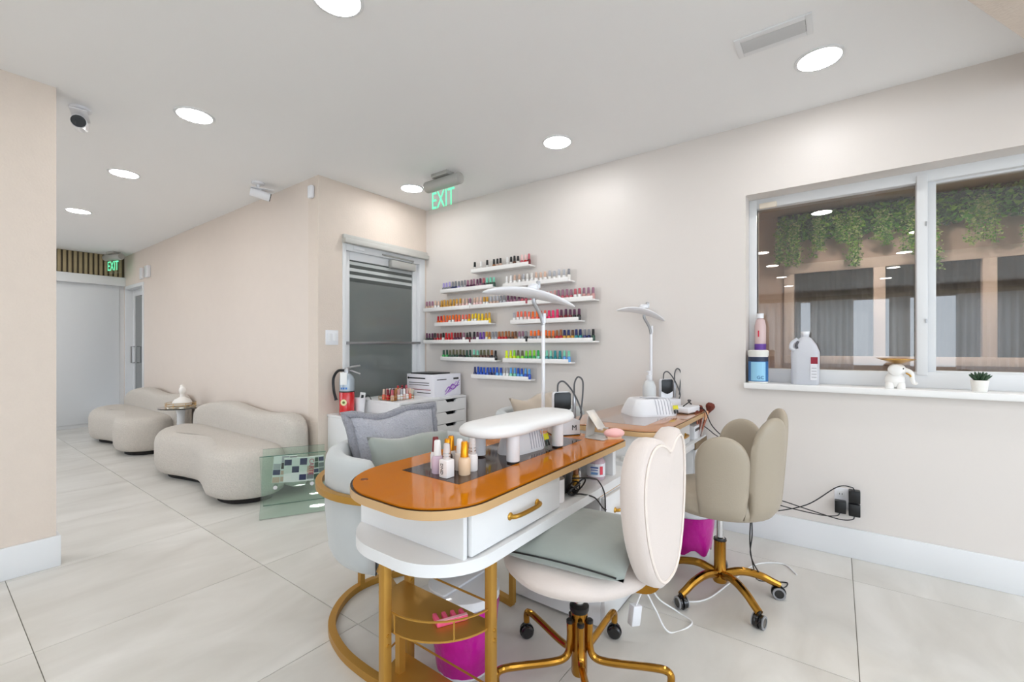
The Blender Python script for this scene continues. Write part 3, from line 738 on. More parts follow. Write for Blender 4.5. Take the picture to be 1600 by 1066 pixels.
st = thing('side_table', 'round dark glass side table between the two cream sofas', 'table', (1.745, 5.79, 0))
lathe('base', [(0, 0), (.15, 0), (.15, .012), (.03, .02), (0, .02)], WHITE, st)
lathe('column', [(.045, .018), (.035, .1), (.035, .45), (.05, .525)], WHITE, st)
lathe('table_top', [(0, .525), (.205, .525), (.208, .531), (.205, .537), (0, .537)], mat('smoked_glass', (64, 62, 58), .06, coat=1), st, n=40)
tr = thing('serving_tray', 'gold wire rimmed oval tray on the round side table', 'tray', (1.745, 5.79, .537))
lathe('tray_base', [(0, .0005), (.14, .0005), (.14, .006), (0, .006)], mat('tray_mirror', (200, 190, 170), .1, metal=.6), tr, n=32)
for z in (.022, .045): tube('rail', [(.14 * math.cos(a * PI / 16), .14 * math.sin(a * PI / 16), z) for a in range(32)], .0022, GOLD, tr, closed=True, n=6)
for k in range(8): tube('post', [(.14 * math.cos(k * PI / 4), .14 * math.sin(k * PI / 4), .004), (.14 * math.cos(k * PI / 4), .14 * math.sin(k * PI / 4), .046)], .002, GOLD, tr, n=5)
bu = thing('bust_figurine', 'small white abstract bust figurine standing in the gold tray', 'figurine', (1.755, 5.78, .5435))
PLA = mat('white_plaster', (246, 242, 236), .5)
lathe('shoulders', [(0, 0), (.06, 0), (.085, .02), (.09, .045), (.07, .075), (.04, .09), (.022, .105), (.02, .13), (.026, .15), (0, .15)], PLA, bu)
b = B(); bmesh.ops.create_uvsphere(b, u_segments=16, v_segments=12, radius=.038); xf(b, Matrix.Translation((0, -.008, .175)) @ Matrix.Diagonal((.85, 1, 1.2, 1))); obj('head', b, PLA, bu)
b = B(); bmesh.ops.create_uvsphere(b, u_segments=12, v_segments=8, radius=.02); xf(b, Matrix.Translation((0, .01, .215))); obj('hair_bun', b, PLA, bu)

# ------------------------------------------------------------------ glass magazine rack + magazines
rk_ang = math.atan2(3.08 - 3.285, 1.85 - 1.478)
rk = thing('magazine_rack', 'bent green tinted glass magazine rack on the floor', 'magazine rack', (1.664, 3.215, 0), rk_ang)
def bent(sign, w, prof, th=.008):
    bm = B()
    P = [Vector((0, y * sign, z)) for y, z in prof]
    n = len(P); fr_, bk = [], []
    for i in range(n):
        t = (P[min(i + 1, n - 1)] - P[max(i - 1, 0)]).normalized(); nn = Vector((0, t.z, -t.y)) * th / 2
        fr_.append(P[i] + nn); bk.append(P[i] - nn)
    lp = fr_ + bk[::-1]
    a = [bm.verts.new((-w / 2, p.y, p.z)) for p in lp]; c = [bm.verts.new((w / 2, p.y, p.z)) for p in lp]
    m = len(lp)
    for i in range(m):
        f = bm.faces.new((a[i], a[(i + 1) % m], c[(i + 1) % m], c[i]))
        if i in (n - 1, m - 1): f.material_index = 1
    for i in range(n - 1):
        f = bm.faces.new((a[i], a[i + 1], a[m - 2 - i], a[m - 1 - i])); f.material_index = 1
        f = bm.faces.new((c[i], c[i + 1], c[m - 2 - i], c[m - 1 - i])); f.material_index = 1
    return bm
pr = [(y, z) for y, z in [(-.145, .004), (-.13, .03), (-.07, .09), (-.03, .14), (-.015, .18), (-.03, .23), (-.07, .31), (-.115, .40), (-.13, .43)]]
obj('front_pane', bent(1, .42, pr), [GREENG, GREENE], rk); obj('rear_pane', bent(-1, .42, pr), [GREENG, GREENE], rk)
for x in (-.12, .12): obj('bolt', bm_cyl(B(), (x, -.03, .18), (x, .03, .18), .014), CHROME, rk)
MW = mat('paper_white', (236, 236, 234), .5)
def magazine(i, label, x0, w, h, cols, title=None, tilt=0.0, off=0.0):
    t = thing('magazine', label, 'magazine', (0, 0, 0), group='magazines in the glass rack')
    Mx = Matrix.Translation((1.664, 3.215, 0)) @ Matrix.Rotation(rk_ang, 4, 'Z') @ Matrix.Translation((x0, -.008 - off, .205)) @ Matrix.Rotation(R(19 - i * 3), 4, 'X') @ Matrix.Rotation(tilt, 4, 'Y')
    o = obj('pages', bm_box(B(), (-w / 2, -.004, 0), (w / 2, .004, h)), MW, t, smooth=0); o.matrix_local = Mx
    random.seed(40 + i)
    nx, nz = (3, 4) if i else (4, 3)
    for a in range(nx):
        for c in range(nz):
            if random.random() < .08: continue
            q = obj('cover_print', bm_box(B(), (-w / 2 + w * (a + .05) / nx, -.0046, h * (c + random.uniform(.02, .25)) / nz), (-w / 2 + w * (a + .98) / nx, -.0041, h * (c + random.uniform(.8, .98)) / nz)), mat('print_%s' % random.choice(cols), CN[random.choice(cols)], .4), t, smooth=0); q.matrix_local = Mx
    if title: 
        q = text('cover_title', title, .045, mat('title_red', (196, 34, 84), .4), Mx @ face_mx((w / 2 - .022, -.0056, h / 2 + .02), (0, 0, -1), (1, 0, 0)), t)
    return t
magazine(0, 'front magazine with red CARTE title in the glass rack', .03, .2, .2, ['black', 'navy', 'brown', 'grey', 'nude', 'white'], 'CARTE', R(3), 0.012)
magazine(1, 'dark printed magazine at the right of the glass rack', .15, .11, .19, ['black', 'dark green', 'grey', 'teal'], None, R(-2), 0)
magazine(2, 'pale printed magazine at the left of the glass rack', -.07, .15, .21, ['black', 'nude', 'grey', 'plum', 'silver'], None, R(5), -.004)

# ------------------------------------------------------------------ white storage by the rear door
lc = thing('low_cabinet', 'low plain white cabinet under the fire extinguisher', 'cabinet', (2.05, 2.86, 0))
box('carcass', (0, .002, .03), (.245, .555, .61), LAMW, lc, bev=.002); box('top', (-.004, -.004, .61), (.249, .558, .632), LAMW, lc, bev=.002); box('door', (.004, -.016, .035), (.241, 0, .606), LAMW, lc, bev=.002)
box('plinth', (.01, .02, 0), (.235, .55, .03), WHITE, lc)
def alex(x0, w, label, front=2.82):
    t = thing('drawer_unit', label, 'drawers', (x0, front, 0), group='white drawer units')
    b = B(); bm_box(b, (0, .0, .03), (.016, .585, .722)); bm_box(b, (w - .016, 0, .03), (w, .585, .722)); bm_box(b, (.016, .57, .03), (w - .016, .585, .722)); bm_box(b, (.016, .02, .03), (w - .016, .57, .05))
    obj('carcass', b, LAMW, t, smooth=0)
    box('top', (-.001, -.002, .722), (w + .001, .587, .74), LAMW, t, bev=.001)
    box('plinth', (.02, .03, 0), (w - .02, .56, .03), WHITE, t)
    hs = [(.612, .718), (.505, .608), (.398, .501), (.23, .394), (.06, .226)]
    for z0, z1 in hs:
        m = w / 2; a, c, dz = .075, .052, .026
        poly = [(.018, z0), (w - .018, z0), (w - .018, z1), (m + a, z1), (m + c, z1 - dz), (m - c, z1 - dz), (m - a, z1), (.018, z1)]
        bm = B(); bm_prism(bm, poly, 0, .016); xf(bm, Matrix(((1, 0, 0, 0), (0, 0, 1, 0), (0, 1, 0, 0), (0, 0, 0, 1))))
        d = obj('drawer', bm, LAMW, t, smooth=0)
        box('drawer_inside_shade', (m - a, .05, z1 - .05), (m + a, .052, z1), DARK, d)  # dark sheet behind the handle cutout stands for the shade inside
    return t
alex(2.312, .392, 'white drawer unit under the polish rack, left of the pair')
alex(2.706, .392, 'white drawer unit against the wall, right of the pair')

fe = thing('fire_extinguisher', 'red and clear fire extinguisher with white tag on low cabinet', 'fire extinguisher', (2.135, 3.27, .632))
RED = mat('extinguisher_red', (206, 20, 26), .25, coat=.6)
lathe('tank', [(0, 0), (.055, 0), (.06, .006), (.06, .185), (.058, .19), (0, .19)], RED, fe, n=28)
lathe('upper_tank', [(.059, .19), (.059, .29), (.05, .315), (.03, .335), (.02, .34), (0, .34)], mat('extinguisher_label_silver', (176, 186, 194), .3, metal=.3), fe, n=28)
lathe('black_band', [(.0605, .186), (.0605, .196)], BLACK, fe, n=28)
lathe('neck', [(.022, .338), (.022, .37), (.016, .385), (0, .385)], STEEL, fe)
tube('handle', [(0, 0, .38), (.03, -.03, .395), (.075, -.075, .405)], .008, STEEL, fe)
tube('squeeze_lever', [(0, 0, .365), (.03, -.03, .36), (.075, -.075, .335)], .007, STEEL, fe)
tube('hose', spline([(-.01, .01, .365), (-.05, .05, .36), (-.075, .075, .3), (-.075, .07, .2), (-.06, .06, .12)], 6), [.011] * 24 + [.015], BLACK, fe)
# faces that look at the camera: direction (-.84,-.54)
fd = Vector((-.84, -.54, 0)); rt = Vector((.54, -.84, 0))
tg = B(); bm_box(tg, (-.028, -.05, -.0006), (.028, .05, .0006)); o = obj('inspection_tag', tg, MW, fe); o.matrix_local = face_mx(fd * .064 + Vector((0, 0, .30)), rt, (0, 0, 1))
lb = B(); bm_lathe(lb, [(0, 0), (.026, 0), (.026, .001), (0, .001)], 14); o = obj('round_sticker', lb, mat('sticker_cream', (228, 220, 170), .5), fe); o.matrix_local = face_mx(fd * .0605 + Vector((0, 0, .105)), rt, (0, 0, 1))
lb = B(); bm_lathe(lb, [(0, .001), (.012, .001), (.012, .0018), (0, .0018)], 6); o2 = obj('sticker_emblem', lb, mat('sticker_green', (92, 110, 40), .5), o)
for k in (-1, 0, 1):
    lb = B(); bm_box(lb, (-.007, -.008, 0), (.007, .008, .001)); q = obj('pictogram', lb, mat('pictogram_blue', (60, 120, 196), .5), fe)
    dd = Matrix.Rotation(k * .34, 4, 'Z') @ fd; q.matrix_local = face_mx(dd * .0598 + Vector((0, 0, .22)), Matrix.Rotation(k * .34, 4, 'Z') @ rt, (0, 0, 1))
cu = thing('white_tumbler', 'white plastic cup with cards and a cord beside the extinguisher', 'cup', (2.246, 3.25, .632))
lathe('cup_body', [(0, 0), (.034, 0), (.046, .13), (.043, .13), (.032, .006), (0, .006)], PLAS, cu)
cd = box('card', (-.022, -.003, .05), (.022, 0, .175), MW, cu); cd.rotation_euler = (0, R(8), R(-40))
o = box('card_print', (-.01, -.0042, .125), (.01, -.003, .155), BLACK, cd)
tube('cord', spline([(.02, -.01, .07), (.05, -.03, .15), (.075, -.05, .11), (.085, -.055, .06)], 5), .003, BLACK, cu, n=6)

# polish rack, bowl and printer box on the drawer units
TZ = .74
pk = thing('polish_rack', 'gold wire rack holding small polish bottles on the drawer unit', 'rack', (2.44, 3.02, TZ))
box('rack_base', (-.1, -.075, .001), (.13, .1, .005), CLEAR, pk)
for z in (.012, .035): tube('wire', [(-.1, -.075, z), (.13, -.075, z), (.13, .1, z), (-.1, .1, z)], .0018, GOLD, pk, n=5, closed=True)
for (x, y) in ((-.1, -.075), (.13, -.075), (.13, .1), (-.1, .1)): tube('leg', [(x, y, 0), (x, y, .036)], .002, GOLD, pk, n=5)
rc = [('nude', 'rose'), ('bronze', 'bronze'), ('white', 'dusty pink'), ('white', 'silver'), ('pale pink', 'white'), ('white', 'dusty pink'), ('coral', 'nude')]
rc2 = [('red', 'dark red'), ('dark red', 'brown'), ('red', 'black'), ('nude', 'gold'), ('coral', 'nude'), ('red', 'plum'), ('dusty pink', 'dark red')]
for r_, cols in enumerate((rc, rc2, rc[::-1])):
    for k, (bc, cc) in enumerate(cols):
        o = bpy.data.objects.new('polish_bottle', bm_bottle(bc, cc)); C.objects.link(o)
        o.location = (2.44 - .08 + k * .031, 3.02 - .05 + r_ * .055, TZ + .0052)
        tag(o, '%s capped %s polish bottle, %s in the %s row of the wire rack' % (cc, bc, ordn[k], ['front', 'middle', 'back'][r_]), 'nail polish', 'polish bottles in the wire rack')
bw = thing('cream_bowl', 'oblong cream bowl full of red bottles by the printer box', 'bowl', (2.652, 3.20, TZ))
ol = spline([(-.09, -.05, 0), (.09, -.05, 0), (.1, 0, 0), (.09, .05, 0), (-.09, .05, 0), (-.1, 0, 0)], 5, True)
b = B(); prv = None
for z, d in ((0, .02), (.02, .006), (.06, -.004), (.062, .002), (.03, .012), (.006, .024)):
    rg = [b.verts.new((p.x, p.y, z)) for p in ring_inset(ol, d)]
    if prv:
        for k in range(len(rg)): b.faces.new((prv[k], prv[(k + 1) % len(rg)], rg[(k + 1) % len(rg)], rg[k]))
    else: b.faces.new(rg)
    prv = rg
b.faces.new(prv)
obj('bowl_body', b, mat('cream_ceramic', (238, 230, 208), .35), bw)
for k in range(6):
    o = bpy.data.objects.new('polish_bottle', bm_bottle(['red', 'dark red'][k % 2], ['red', 'rose', 'dark red'][k % 3])); C.objects.link(o)
    o.location = (2.595 + k * .0235, 3.185 + (k % 2) * .03, TZ + .01)
    tag(o, 'red polish bottle, %s from the left in the cream bowl' % ordn[k], 'nail polish', 'red bottles in the cream bowl')
PX0, PX1, PY0, PY1 = 2.76, 3.10, 2.89, 3.26
bxm = thing('printer_box', 'white carton with purple swirl print on the drawer units', 'box', (0, 0, 0))
bz = .20
cart = box('carton', (PX0, PY0, TZ), (PX1, PY1, TZ + bz), mat('carton_white', (238, 236, 242), .5), bxm, bev=.002)
box('tray_lid', (PX0 + .02, PY0 + .06, TZ + bz), (PX1 - .08, PY1 - .03, TZ + bz + .012), BLACK, bxm, bev=.003)
PRT = mat('print_grey', (96, 92, 104), .5); PUR = mat('print_purple', (150, 96, 186), .5); PURL = mat('print_lilac', (206, 178, 226), .5)
for (y0, y1, z0, z1, m_) in ((.03, .25, .158, .17, PRT), (.03, .30, .12, .126, PRT), (.03, .30, .10, .105, PRT), (.08, .32, .058, .065, mat('print_red', (150, 60, 76), .5)), (.14, .32, .03, .036, PRT)):
    box('print_line', (PX0 - .0008, PY1 - y1, TZ + z0), (PX0, PY1 - y0, TZ + z1), m_, cart)
lb = B(); bm_lathe(lb, [(0, 0), (.011, 0), (.011, .0008), (0, .0008)], 12); o = obj('print_logo', lb, BLACK, cart); o.matrix_local = face_mx((PX0, PY1 - .02, TZ + .164), (0, -1, 0), (0, 0, 1))
for k in range(3):
    pts = spline([(PX0 + .13 + .048 * q, PY0 - .0002, TZ + .035 + .02 * q + .026 * math.sin(q * 1.9 + k * 2.1)) for q in range(5)] , 8)
    tube('print_swirl', pts, [.0025 + .0055 * math.sin(PI * i / (len(pts) - 1)) for i in range(len(pts))], [PUR, PURL, PUR][k], cart, n=6).scale = (1, 1, 1)
box('print_line', (PX0 + .03, PY0 - .0008, TZ + .15), (PX0 + .15, PY0, TZ + .157), PRT, cart); box('print_number', (PX0 + .24, PY0 - .0008, TZ + .148), (PX0 + .31, PY0, TZ + .165), PRT, cart)

# ------------------------------------------------------------------ nail desks
def handle(name, p, length, m, parent, r=.0072, axis='x'):
    """small bow handle on a face that looks to -Y"""
    x, y, z = p
    pts = spline([(x - length / 2, y, z), (x - length / 2 + .004, y - .016, z + .001), (x - length * .25, y - .024, z + .002), (x + length * .25, y - .024, z + .002), (x + length / 2 - .004, y - .016, z + .001), (x + length / 2, y, z)], 4)
    b = bm_tube(B(), pts, r, 8)
    for s in (-1, 1): bm_lathe(b, [(.012, 0), (.012, .003), (.008, .007), (0, .007)], 12, M=Matrix.Translation((x + s * length / 2, y + .0005, z)) @ Matrix.Rotation(R(90), 4, 'X'))
    return obj(name, b, m, parent)
ZT = .77
nd = thing('nail_desk', 'near white nail desk with orange amber glass top and gold legs', 'desk', (0, 0, 0), group='nail desks')
poly = rrect(.755, .77, 1.935, 1.31, [.18, .03, .03, .24], 12)
prism('rim', poly, ZT - .03, ZT - .006, RIM, nd, bev=.003)
prism('glass_edge', [(x * .998 + .0025, y * .998 + .002) for x, y in poly], ZT - .006, ZT - .0045, mat('black_edge', (30, 20, 14), .2), nd)
prism('glass_top', rrect(.762, .777, 1.928, 1.303, [.175, .025, .025, .235], 12), ZT - .0045, ZT, AMBER, nd, bev=.001)
prism('dark_panel', rrect(.985, .925, 1.79, 1.19, .003), ZT, ZT + .0006, AMBERD, nd)
lathe('glass_stud', [(0, 0), (.012, 0), (.011, .002), (0, .002)], mat('stud', (150, 84, 30), .15, metal=.5), nd, c=(.845, 1.20, ZT))
b = B(); bz0, bz1 = .608, ZT - .03
bm_box(b, (.885, .815, bz0), (.9, 1.275, bz1), .001); bm_box(b, (.9, 1.26, bz0), (1.90, 1.275, bz1)); bm_box(b, (1.385, .815, bz0), (1.4, 1.26, bz1)); bm_box(b, (1.875, .815, bz0), (1.905, 1.275, bz1), .001)
bm_box(b, (1.4, 1.05, bz0), (1.875, 1.06, bz1))
obj('body', b, LAMW, nd, smooth=0)
d = box('drawer', (.905, .803, bz0 + .005), (1.38, .825, bz1 - .004), LAMW, nd, bev=.002); handle('handle', (1.155, .803, .672), .15, GOLD, d)
prism('bottom_plate', rrect(.785, .785, 2.05, 1.31, [.19, .005, .005, .22], 12), .573, bz0, LAMW, nd, bev=.004)
for (x, y) in ((.832, 1.08), (1.04, .845), (1.085, 1.268)):
    l = B(); bm_box(l, (x - .0135, y - .0135, 0), (x + .0135, y + .0135, .573), .002); lg = obj('leg', l, GOLDP, nd)
    for z in (.335, .305): obj('bolt', bm_lathe(B(), [(0, 0), (.006, 0), (.005, .004), (0, .004)], 10, M=Matrix.Translation((x, y - .0135, z)) @ Matrix.Rotation(R(90), 4, 'X')), GOLD, lg)
b = B(); bm_tube(b, [(1.04, .845, .565), (1.085, 1.268, .565)], .008, square=True); bm_tube(b, [(.835, 1.08, .565), (1.04, .86, .565)], .008, square=True); bm_tube(b, [(.835, 1.08, .565), (1.085, 1.26, .565)], .008, square=True)
obj('top_rail', b, GOLDP, nd)
for zs in (.335, .075):
    cxs, cys, rs = 1.06, 1.057, .212
    arc = [(cxs + rs * math.cos(a), cys + rs * math.sin(a)) for a in [R(90 + 180 * k / 28) for k in range(29)]]
    sh = prism('round_shelf', arc, zs, zs + .006, GOLDP, nd)
    ap = [(x, y, zs + .062) for x, y in arc]
    tube('shelf_rail', ap, .0035, GOLDP, sh, n=6, closed=True)
    for k in (4, 14, 22): tube('rail_post', [(arc[k][0], arc[k][1], zs + .004), (arc[k][0], arc[k][1], zs + .062)], .0028, GOLDP, sh, n=6)
ped = box('pedestal', (1.71, .80, .012), (2.05, 1.28, .56), LAMW, nd, bev=.002)
box('pedestal_trim', (1.708, .797, .56), (2.052, 1.282, .573), RIM, nd)
for z0, z1 in ((.36, .553), (.02, .352)):
    d = box('drawer', (1.716, .782, z0), (2.044, .80, z1), LAMW, ped, bev=.002); handle('handle', (1.88, .782, (z0 + z1) / 2 + .02), .12, GOLD, d)

fdk = thing('nail_desk', 'far white nail desk with pale amber glass top against the wall', 'desk', (0, 0, 0), group='nail desks')
poly = rrect(2.14, .69, 3.12, 1.27, [.13, .02, .02, .13])
prism('rim', poly, ZT - .03, ZT - .006, RIM, fdk, bev=.003)
prism('glass_edge', rrect(2.144, .694, 3.116, 1.266, [.127, .018, .018, .127]), ZT - .006, ZT - .0045, mat('black_edge', (30, 20, 14), .2), fdk)
prism('glass_top', rrect(2.147, .697, 3.113, 1.263, [.125, .016, .016, .125]), ZT - .0045, ZT, AMBERL, fdk, bev=.001)
prism('dark_panel', rrect(2.30, .82, 2.95, 1.1, .003), ZT, ZT + .0006, mat('brown_amber_glass', (128, 88, 66), .05, coat=1), fdk)
b = B()
bm_prism(b, rrect(2.19, .73, 2.46, 1.23, [.1, 0, 0, .1]), bz0, bz1); bm_box(b, (2.46, 1.215, bz0), (3.10, 1.23, bz1)); bm_box(b, (3.085, .73, bz0), (3.10, 1.215, bz1)); bm_box(b, (2.86, .95, bz0), (2.87, 1.2, bz1))
obj('body', b, LAMW, fdk, smooth=30)
d = box('drawer', (2.465, .72, bz0 + .005), (2.80, .74, bz1 - .004), LAMW, fdk, bev=.002); handle('handle', (2.63, .72, .672), .13, GOLD, d)
prism('bottom_plate', rrect(2.12, .70, 3.12, 1.25, [.15, .005, .005, .15]), .573, bz0, LAMW, fdk, bev=.004)
box('plate_trim', (2.83, .695, .56), (3.12, .70, .6), mat('dark_gold', (120, 94, 48), .35, metal=.6), fdk)
ped = box('pedestal', (2.86, .72, .012), (3.11, 1.22, .56), LAMW, fdk, bev=.002)
for z0, z1 in ((.36, .553), (.02, .352)):
    d = box('drawer', (2.865, .702, z0), (3.105, .72, z1), LAMW, ped, bev=.002); handle('handle', (2.99, .702, (z0 + z1) / 2 + .03), .1, GOLD, d)
for (x, y) in ((2.2, .98), (2.42, .76), (2.42, 1.19)): box('leg', (x - .015, y - .015, 0), (x + .015, y + .015, .573), GOLDP, fdk, bev=.002)

# ------------------------------------------------------------------ grey barrel armchairs with cushions
def armchair(loc, label):
    t = thing('barrel_armchair', label, 'armchair', loc, 0, 'grey barrel armchairs')
    bm = B()
    A0, A1, ro, ri = R(-24), R(204), .36, .275
    n = 44
    rings = []
    for i in range(n + 1):
        u = i / n; a = A0 + (A1 - A0) * u
        e = min(1, min(u, 1 - u) / .04); e = math.sqrt(max(0.02, 1 - (1 - e) ** 2))
        zt = .75 - .03 * (1 - e); z0 = .3
        rm, hw = (ro + ri) / 2, (ro - ri) / 2 * (.35 + .65 * e)
        rg = []
        for k in range(18):
            b = 2 * PI * k / 18; cb_, sb_ = math.cos(b), math.sin(b)
            rr = rm + hw * math.copysign(abs(cb_) ** .55, cb_); z = (z0 + zt) / 2 + (zt - z0) / 2 * math.copysign(abs(sb_) ** .25, sb_)
            if z < .4: rr -= .03 * ((.4 - z) / .1) * (1 if rr > rm else 0)
            rg.append(bm.verts.new((rr * math.cos(a), rr * math.sin(a), z)))
        rings.append(rg)
    for p, q in zip(rings, rings[1:]):
        for k in range(18): bm.faces.new((p[k], p[(k + 1) % 18], q[(k + 1) % 18], q[k]))
    bm.faces.new(rings[0]); bm.faces.new(rings[-1])
    obj('shell', bm, GREYV, t, smooth=60)
    b = B(); bm_lathe(b, [(0, .3), (.25, .3), (.278, .32), (.282, .42), (.265, .45), (.2, .463), (0, .468)], 36)
    for v in b.verts:
        if v.co.y < 0: v.co.y *= 1.15
    obj('seat', b, GREYV, t, smooth=60)
    band = [(.383 * math.cos(R(a)), .383 * math.sin(R(a)), .615) for a in range(-30, 211, 6)]
    tube('arm_band', band, .013, GOLDP, t, square=True)
    lo = spline([(.29, -.365, .015), (.315, -.16, .015), (.31, .05, .015), (.22, .23, .015), (.02, .315, .015), (-.14, .29, .015), (-.29, .16, .015), (-.36, -.02, .015), (-.375, -.21, .015), (-.36, -.365, .015)], 6)
    tube('floor_loop', lo, .0145, GOLDP, t, square=True)
    for s, xx in ((-1, -.358), (1, .288)): tube('front_leg', [(xx, -.365, .015), (xx, -.365, .33), (s * .27, -.14, .33)], .012, GOLDP, t, square=True)
    tube('back_leg', [(-.04, .312, .015), (-.04, .312, .31)], .012, GOLDP, t, square=True)
    return t
armchair((1.345, 1.565, 0), 'pale grey velvet barrel armchair with gold band behind the near desk')
armchair((2.62, 1.63, 0), 'pale grey barrel armchair behind the far desk, mostly hidden')

def cushion(name, label, w, h, t, M, m, trim=None, pinch=.07, wob=0.0):
    o = thing(name, label, 'cushion'); o.matrix_world = M
    o.location, o.rotation_euler = M.to_translation(), M.to_euler()
    obj('cover', bm_pillow(B(), w, h, t, 22, pinch, .5, wob), m, o, smooth=180)
    if trim:
        pts = []
        nn = 14
        for (a0, b0, a1, b1) in ((-1, -1, 1, -1), (1, -1, 1, 1), (1, 1, -1, 1), (-1, 1, -1, -1)):
            for k in range(nn):
                a, b = a0 + (a1 - a0) * k / nn, b0 + (b1 - b0) * k / nn
                x = a * w / 2 * (1 - pinch * (1 - b * b) * abs(a)); z = b * h / 2 * (1 - pinch * (1 - a * a) * abs(b))
                pts.append((x * 1.02 + random.uniform(-.004, .004), random.uniform(-.004, .004), z * 1.02 + wob * math.sin(5 * a)))
        tube('trim', pts, trim[1], trim[0], o, closed=True, n=8, smooth=180)
    return o
cushion('fur_cushion', 'grey plush cushion with fluffy border at the armchair back', .47, .42, .13, Matrix.Translation((1.41, 1.72, .675)) @ Matrix.Rotation(R(-10), 4, 'Z') @ Matrix.Rotation(R(-14), 4, 'X') @ Matrix.Rotation(R(-3), 4, 'Y'), FUR, (FURD, .02), pinch=.11, wob=.01)
cushion('velvet_cushion', 'sage green velvet cushion leaning before the grey plush cushion', .44, .36, .12, Matrix.Translation((1.37, 1.555, .615)) @ Matrix.Rotation(R(-6), 4, 'Z') @ Matrix.Rotation(R(-18), 4, 'X') @ Matrix.Rotation(R(2), 4, 'Y'), SAGE, wob=.006)
cushion('beige_cushion', 'beige velvet cushion on the armchair behind the far desk', .40, .36, .12, Matrix.Translation((2.64, 1.71, .68)) @ Matrix.Rotation(R(-20), 4, 'Z') @ Matrix.Rotation(R(-16), 4, 'X') @ Matrix.Rotation(R(-8), 4, 'Y'), BEIGEV, wob=.012, pinch=.12)

# ------------------------------------------------------------------ blush swivel chair with heart back
pc = thing('swivel_chair', 'blush velvet swivel chair with heart shaped back and brass legs', 'chair', (1.40, .735, 0), group='swivel chairs')
lathe('hub', [(0, .035), (.026, .035), (.028, .04), (.028, .235), (.03, .24), (.03, .255), (.022, .262), (0, .262)], BRASS, pc)
lathe('hub_collar', [(.031, .255), (.034, .262), (.034, .275), (.022, .285), (0, .285)], BLACK, pc)
lathe('gas_lift', [(.018, .28), (.018, .39), (.035, .4), (.035, .42), (0, .42)], CHROME, pc)
CAST = mat('black_caster', (18, 18, 20), .18, coat=.6)
def caster(x, y, a, parent, r=.026, grey=None):
    b = B()
    M = Matrix.Translation((x, y, r)) @ Matrix.Rotation(a, 4, 'Z') @ Matrix.Rotation(R(90), 4, 'X')
    for s in (-1, 1): bm_lathe(b, [(0, s * .004), (r * .9, s * .004), (r, s * .008), (r, s * .017), (r * .8, s * .022), (0, s * .022)], 18, M=M)
    c = obj('caster', b, CAST, parent)
    b = B(); bm_lathe(b, [(r * .95, -.003), (r * 1.14, -.003), (r * 1.14, .003), (r * .95, .003)], 18, M=M, close=False); bm_cyl(b, (x, y, r * 1.3), (x, y, r * 2.6), .008)
    obj('caster_fork', b, CAST, c)
    if grey:
        b = B()
        for s in (-1, 1): bm_lathe(b, [(r * .72, s * .0222), (r * .72, s * .0235), (r * .98, s * .0235), (r * .98, s * .019)], 18, M=M, close=False)
        obj('caster_rim', b, grey, c)
    return c
for k in range(5):
    a = R(72 + 72 * k); ca, sa = math.cos(a), math.sin(a)
    pts = spline([(ca * .036, sa * .036, .225), (ca * .036, sa * .036, .15), (ca * .05, sa * .05, .105), (ca * .1, sa * .1, .095), (ca * .23, sa * .23, .108), (ca * .285, sa * .285, .11), (ca * .305, sa * .305, .096), (ca * .305, sa * .305, .062)], 5)
    lg = tube('leg', pts, .0125, BRASS, pc, n=10)
    obj('leg_cap', bm_lathe(B(), [(.0128, .22), (.0128, .23), (.008, .234), (0, .234)], 12, c=(ca * .036, sa * .036, 0)), BLACK, lg)
    caster(ca * .305, sa * .305, a + 1.1 + k, pc)
b = B(); bm_lathe(b, [(0, .42), (.2, .42), (.245, .43), (.262, .45), (.262, .468), (.245, .485), (.18, .492), (0, .494)], 40)
for v in b.verts: v.co.x *= 1.06
obj('seat', b, PINKV, pc, smooth=60)
# heart back in the XZ plane, rear face towards -Y
def heart(n=64, s=1.0):
    key = [(0, -.235), (.07, -.225), (.135, -.17), (.19, -.06), (.215, .07), (.205, .165), (.165, .22), (.11, .234), (.055, .222), (0, .196)]
    pts = [Vector((x, 0, z)) for x, z in key] + [Vector((-x, 0, z)) for x, z in key[-2:0:-1]]
    return [p * s for p in spline(pts, 4, True)]
hb = B(); cz = .685
def heart_ring(s, y, dz=0):
    return [hb.verts.new((p.x * s, y - .035 + .25 * p.x * p.x * 4 * .28, p.z * s + dz + cz)) for p in heart()]
seqr = [(.80, .030), (.93, .032), (.985, .022), (1.0, .004), (1.0, -.012), (.985, -.028), (.93, -.038), (.905, -.034), (.88, -.038), (.7, -.040)]
rgs = [heart_ring(s, -.245 + y) for s, y in seqr]
for p, q in zip(rgs, rgs[1:]):
    for k in range(len(p)): hb.faces.new((p[k], p[(k + 1) % len(p)], q[(k + 1) % len(p)], q[k]))
for rg in (rgs[0], rgs[-1]):
    prev = rg
    for s in (.55, .2):
        cen = sum((v.co for v in rg), Vector()) / len(rg)
        nr = [hb.verts.new(cen.lerp(v.co, s)) for v in rg]
        for k in range(len(rg)): hb.faces.new((prev[k], prev[(k + 1) % len(rg)], nr[(k + 1) % len(rg)], nr[k]))
        prev = nr
    hb.faces.new(prev)
bk = obj('backrest', hb, PINKV, pc, smooth=70)
tube('piping', [(p.x * .905, -.245 - .035 - .038 + .28 * p.x * p.x * .82, p.z * .905 + cz) for p in heart()], .0045, mat('cream_piping', (236, 224, 214), .7), bk, closed=True, n=6)
tube('back_bracket', spline([(.0, -.10, .415), (.0, -.2, .41), (.0, -.265, .43), (.0, -.295, .5)], 5), .016, BRASS, pc, square=True)
tube('bracket_edge', spline([(.035, -.10, .415), (.035, -.2, .41), (.035, -.265, .43), (.03, -.295, .5)], 5), .012, BRASS, pc)
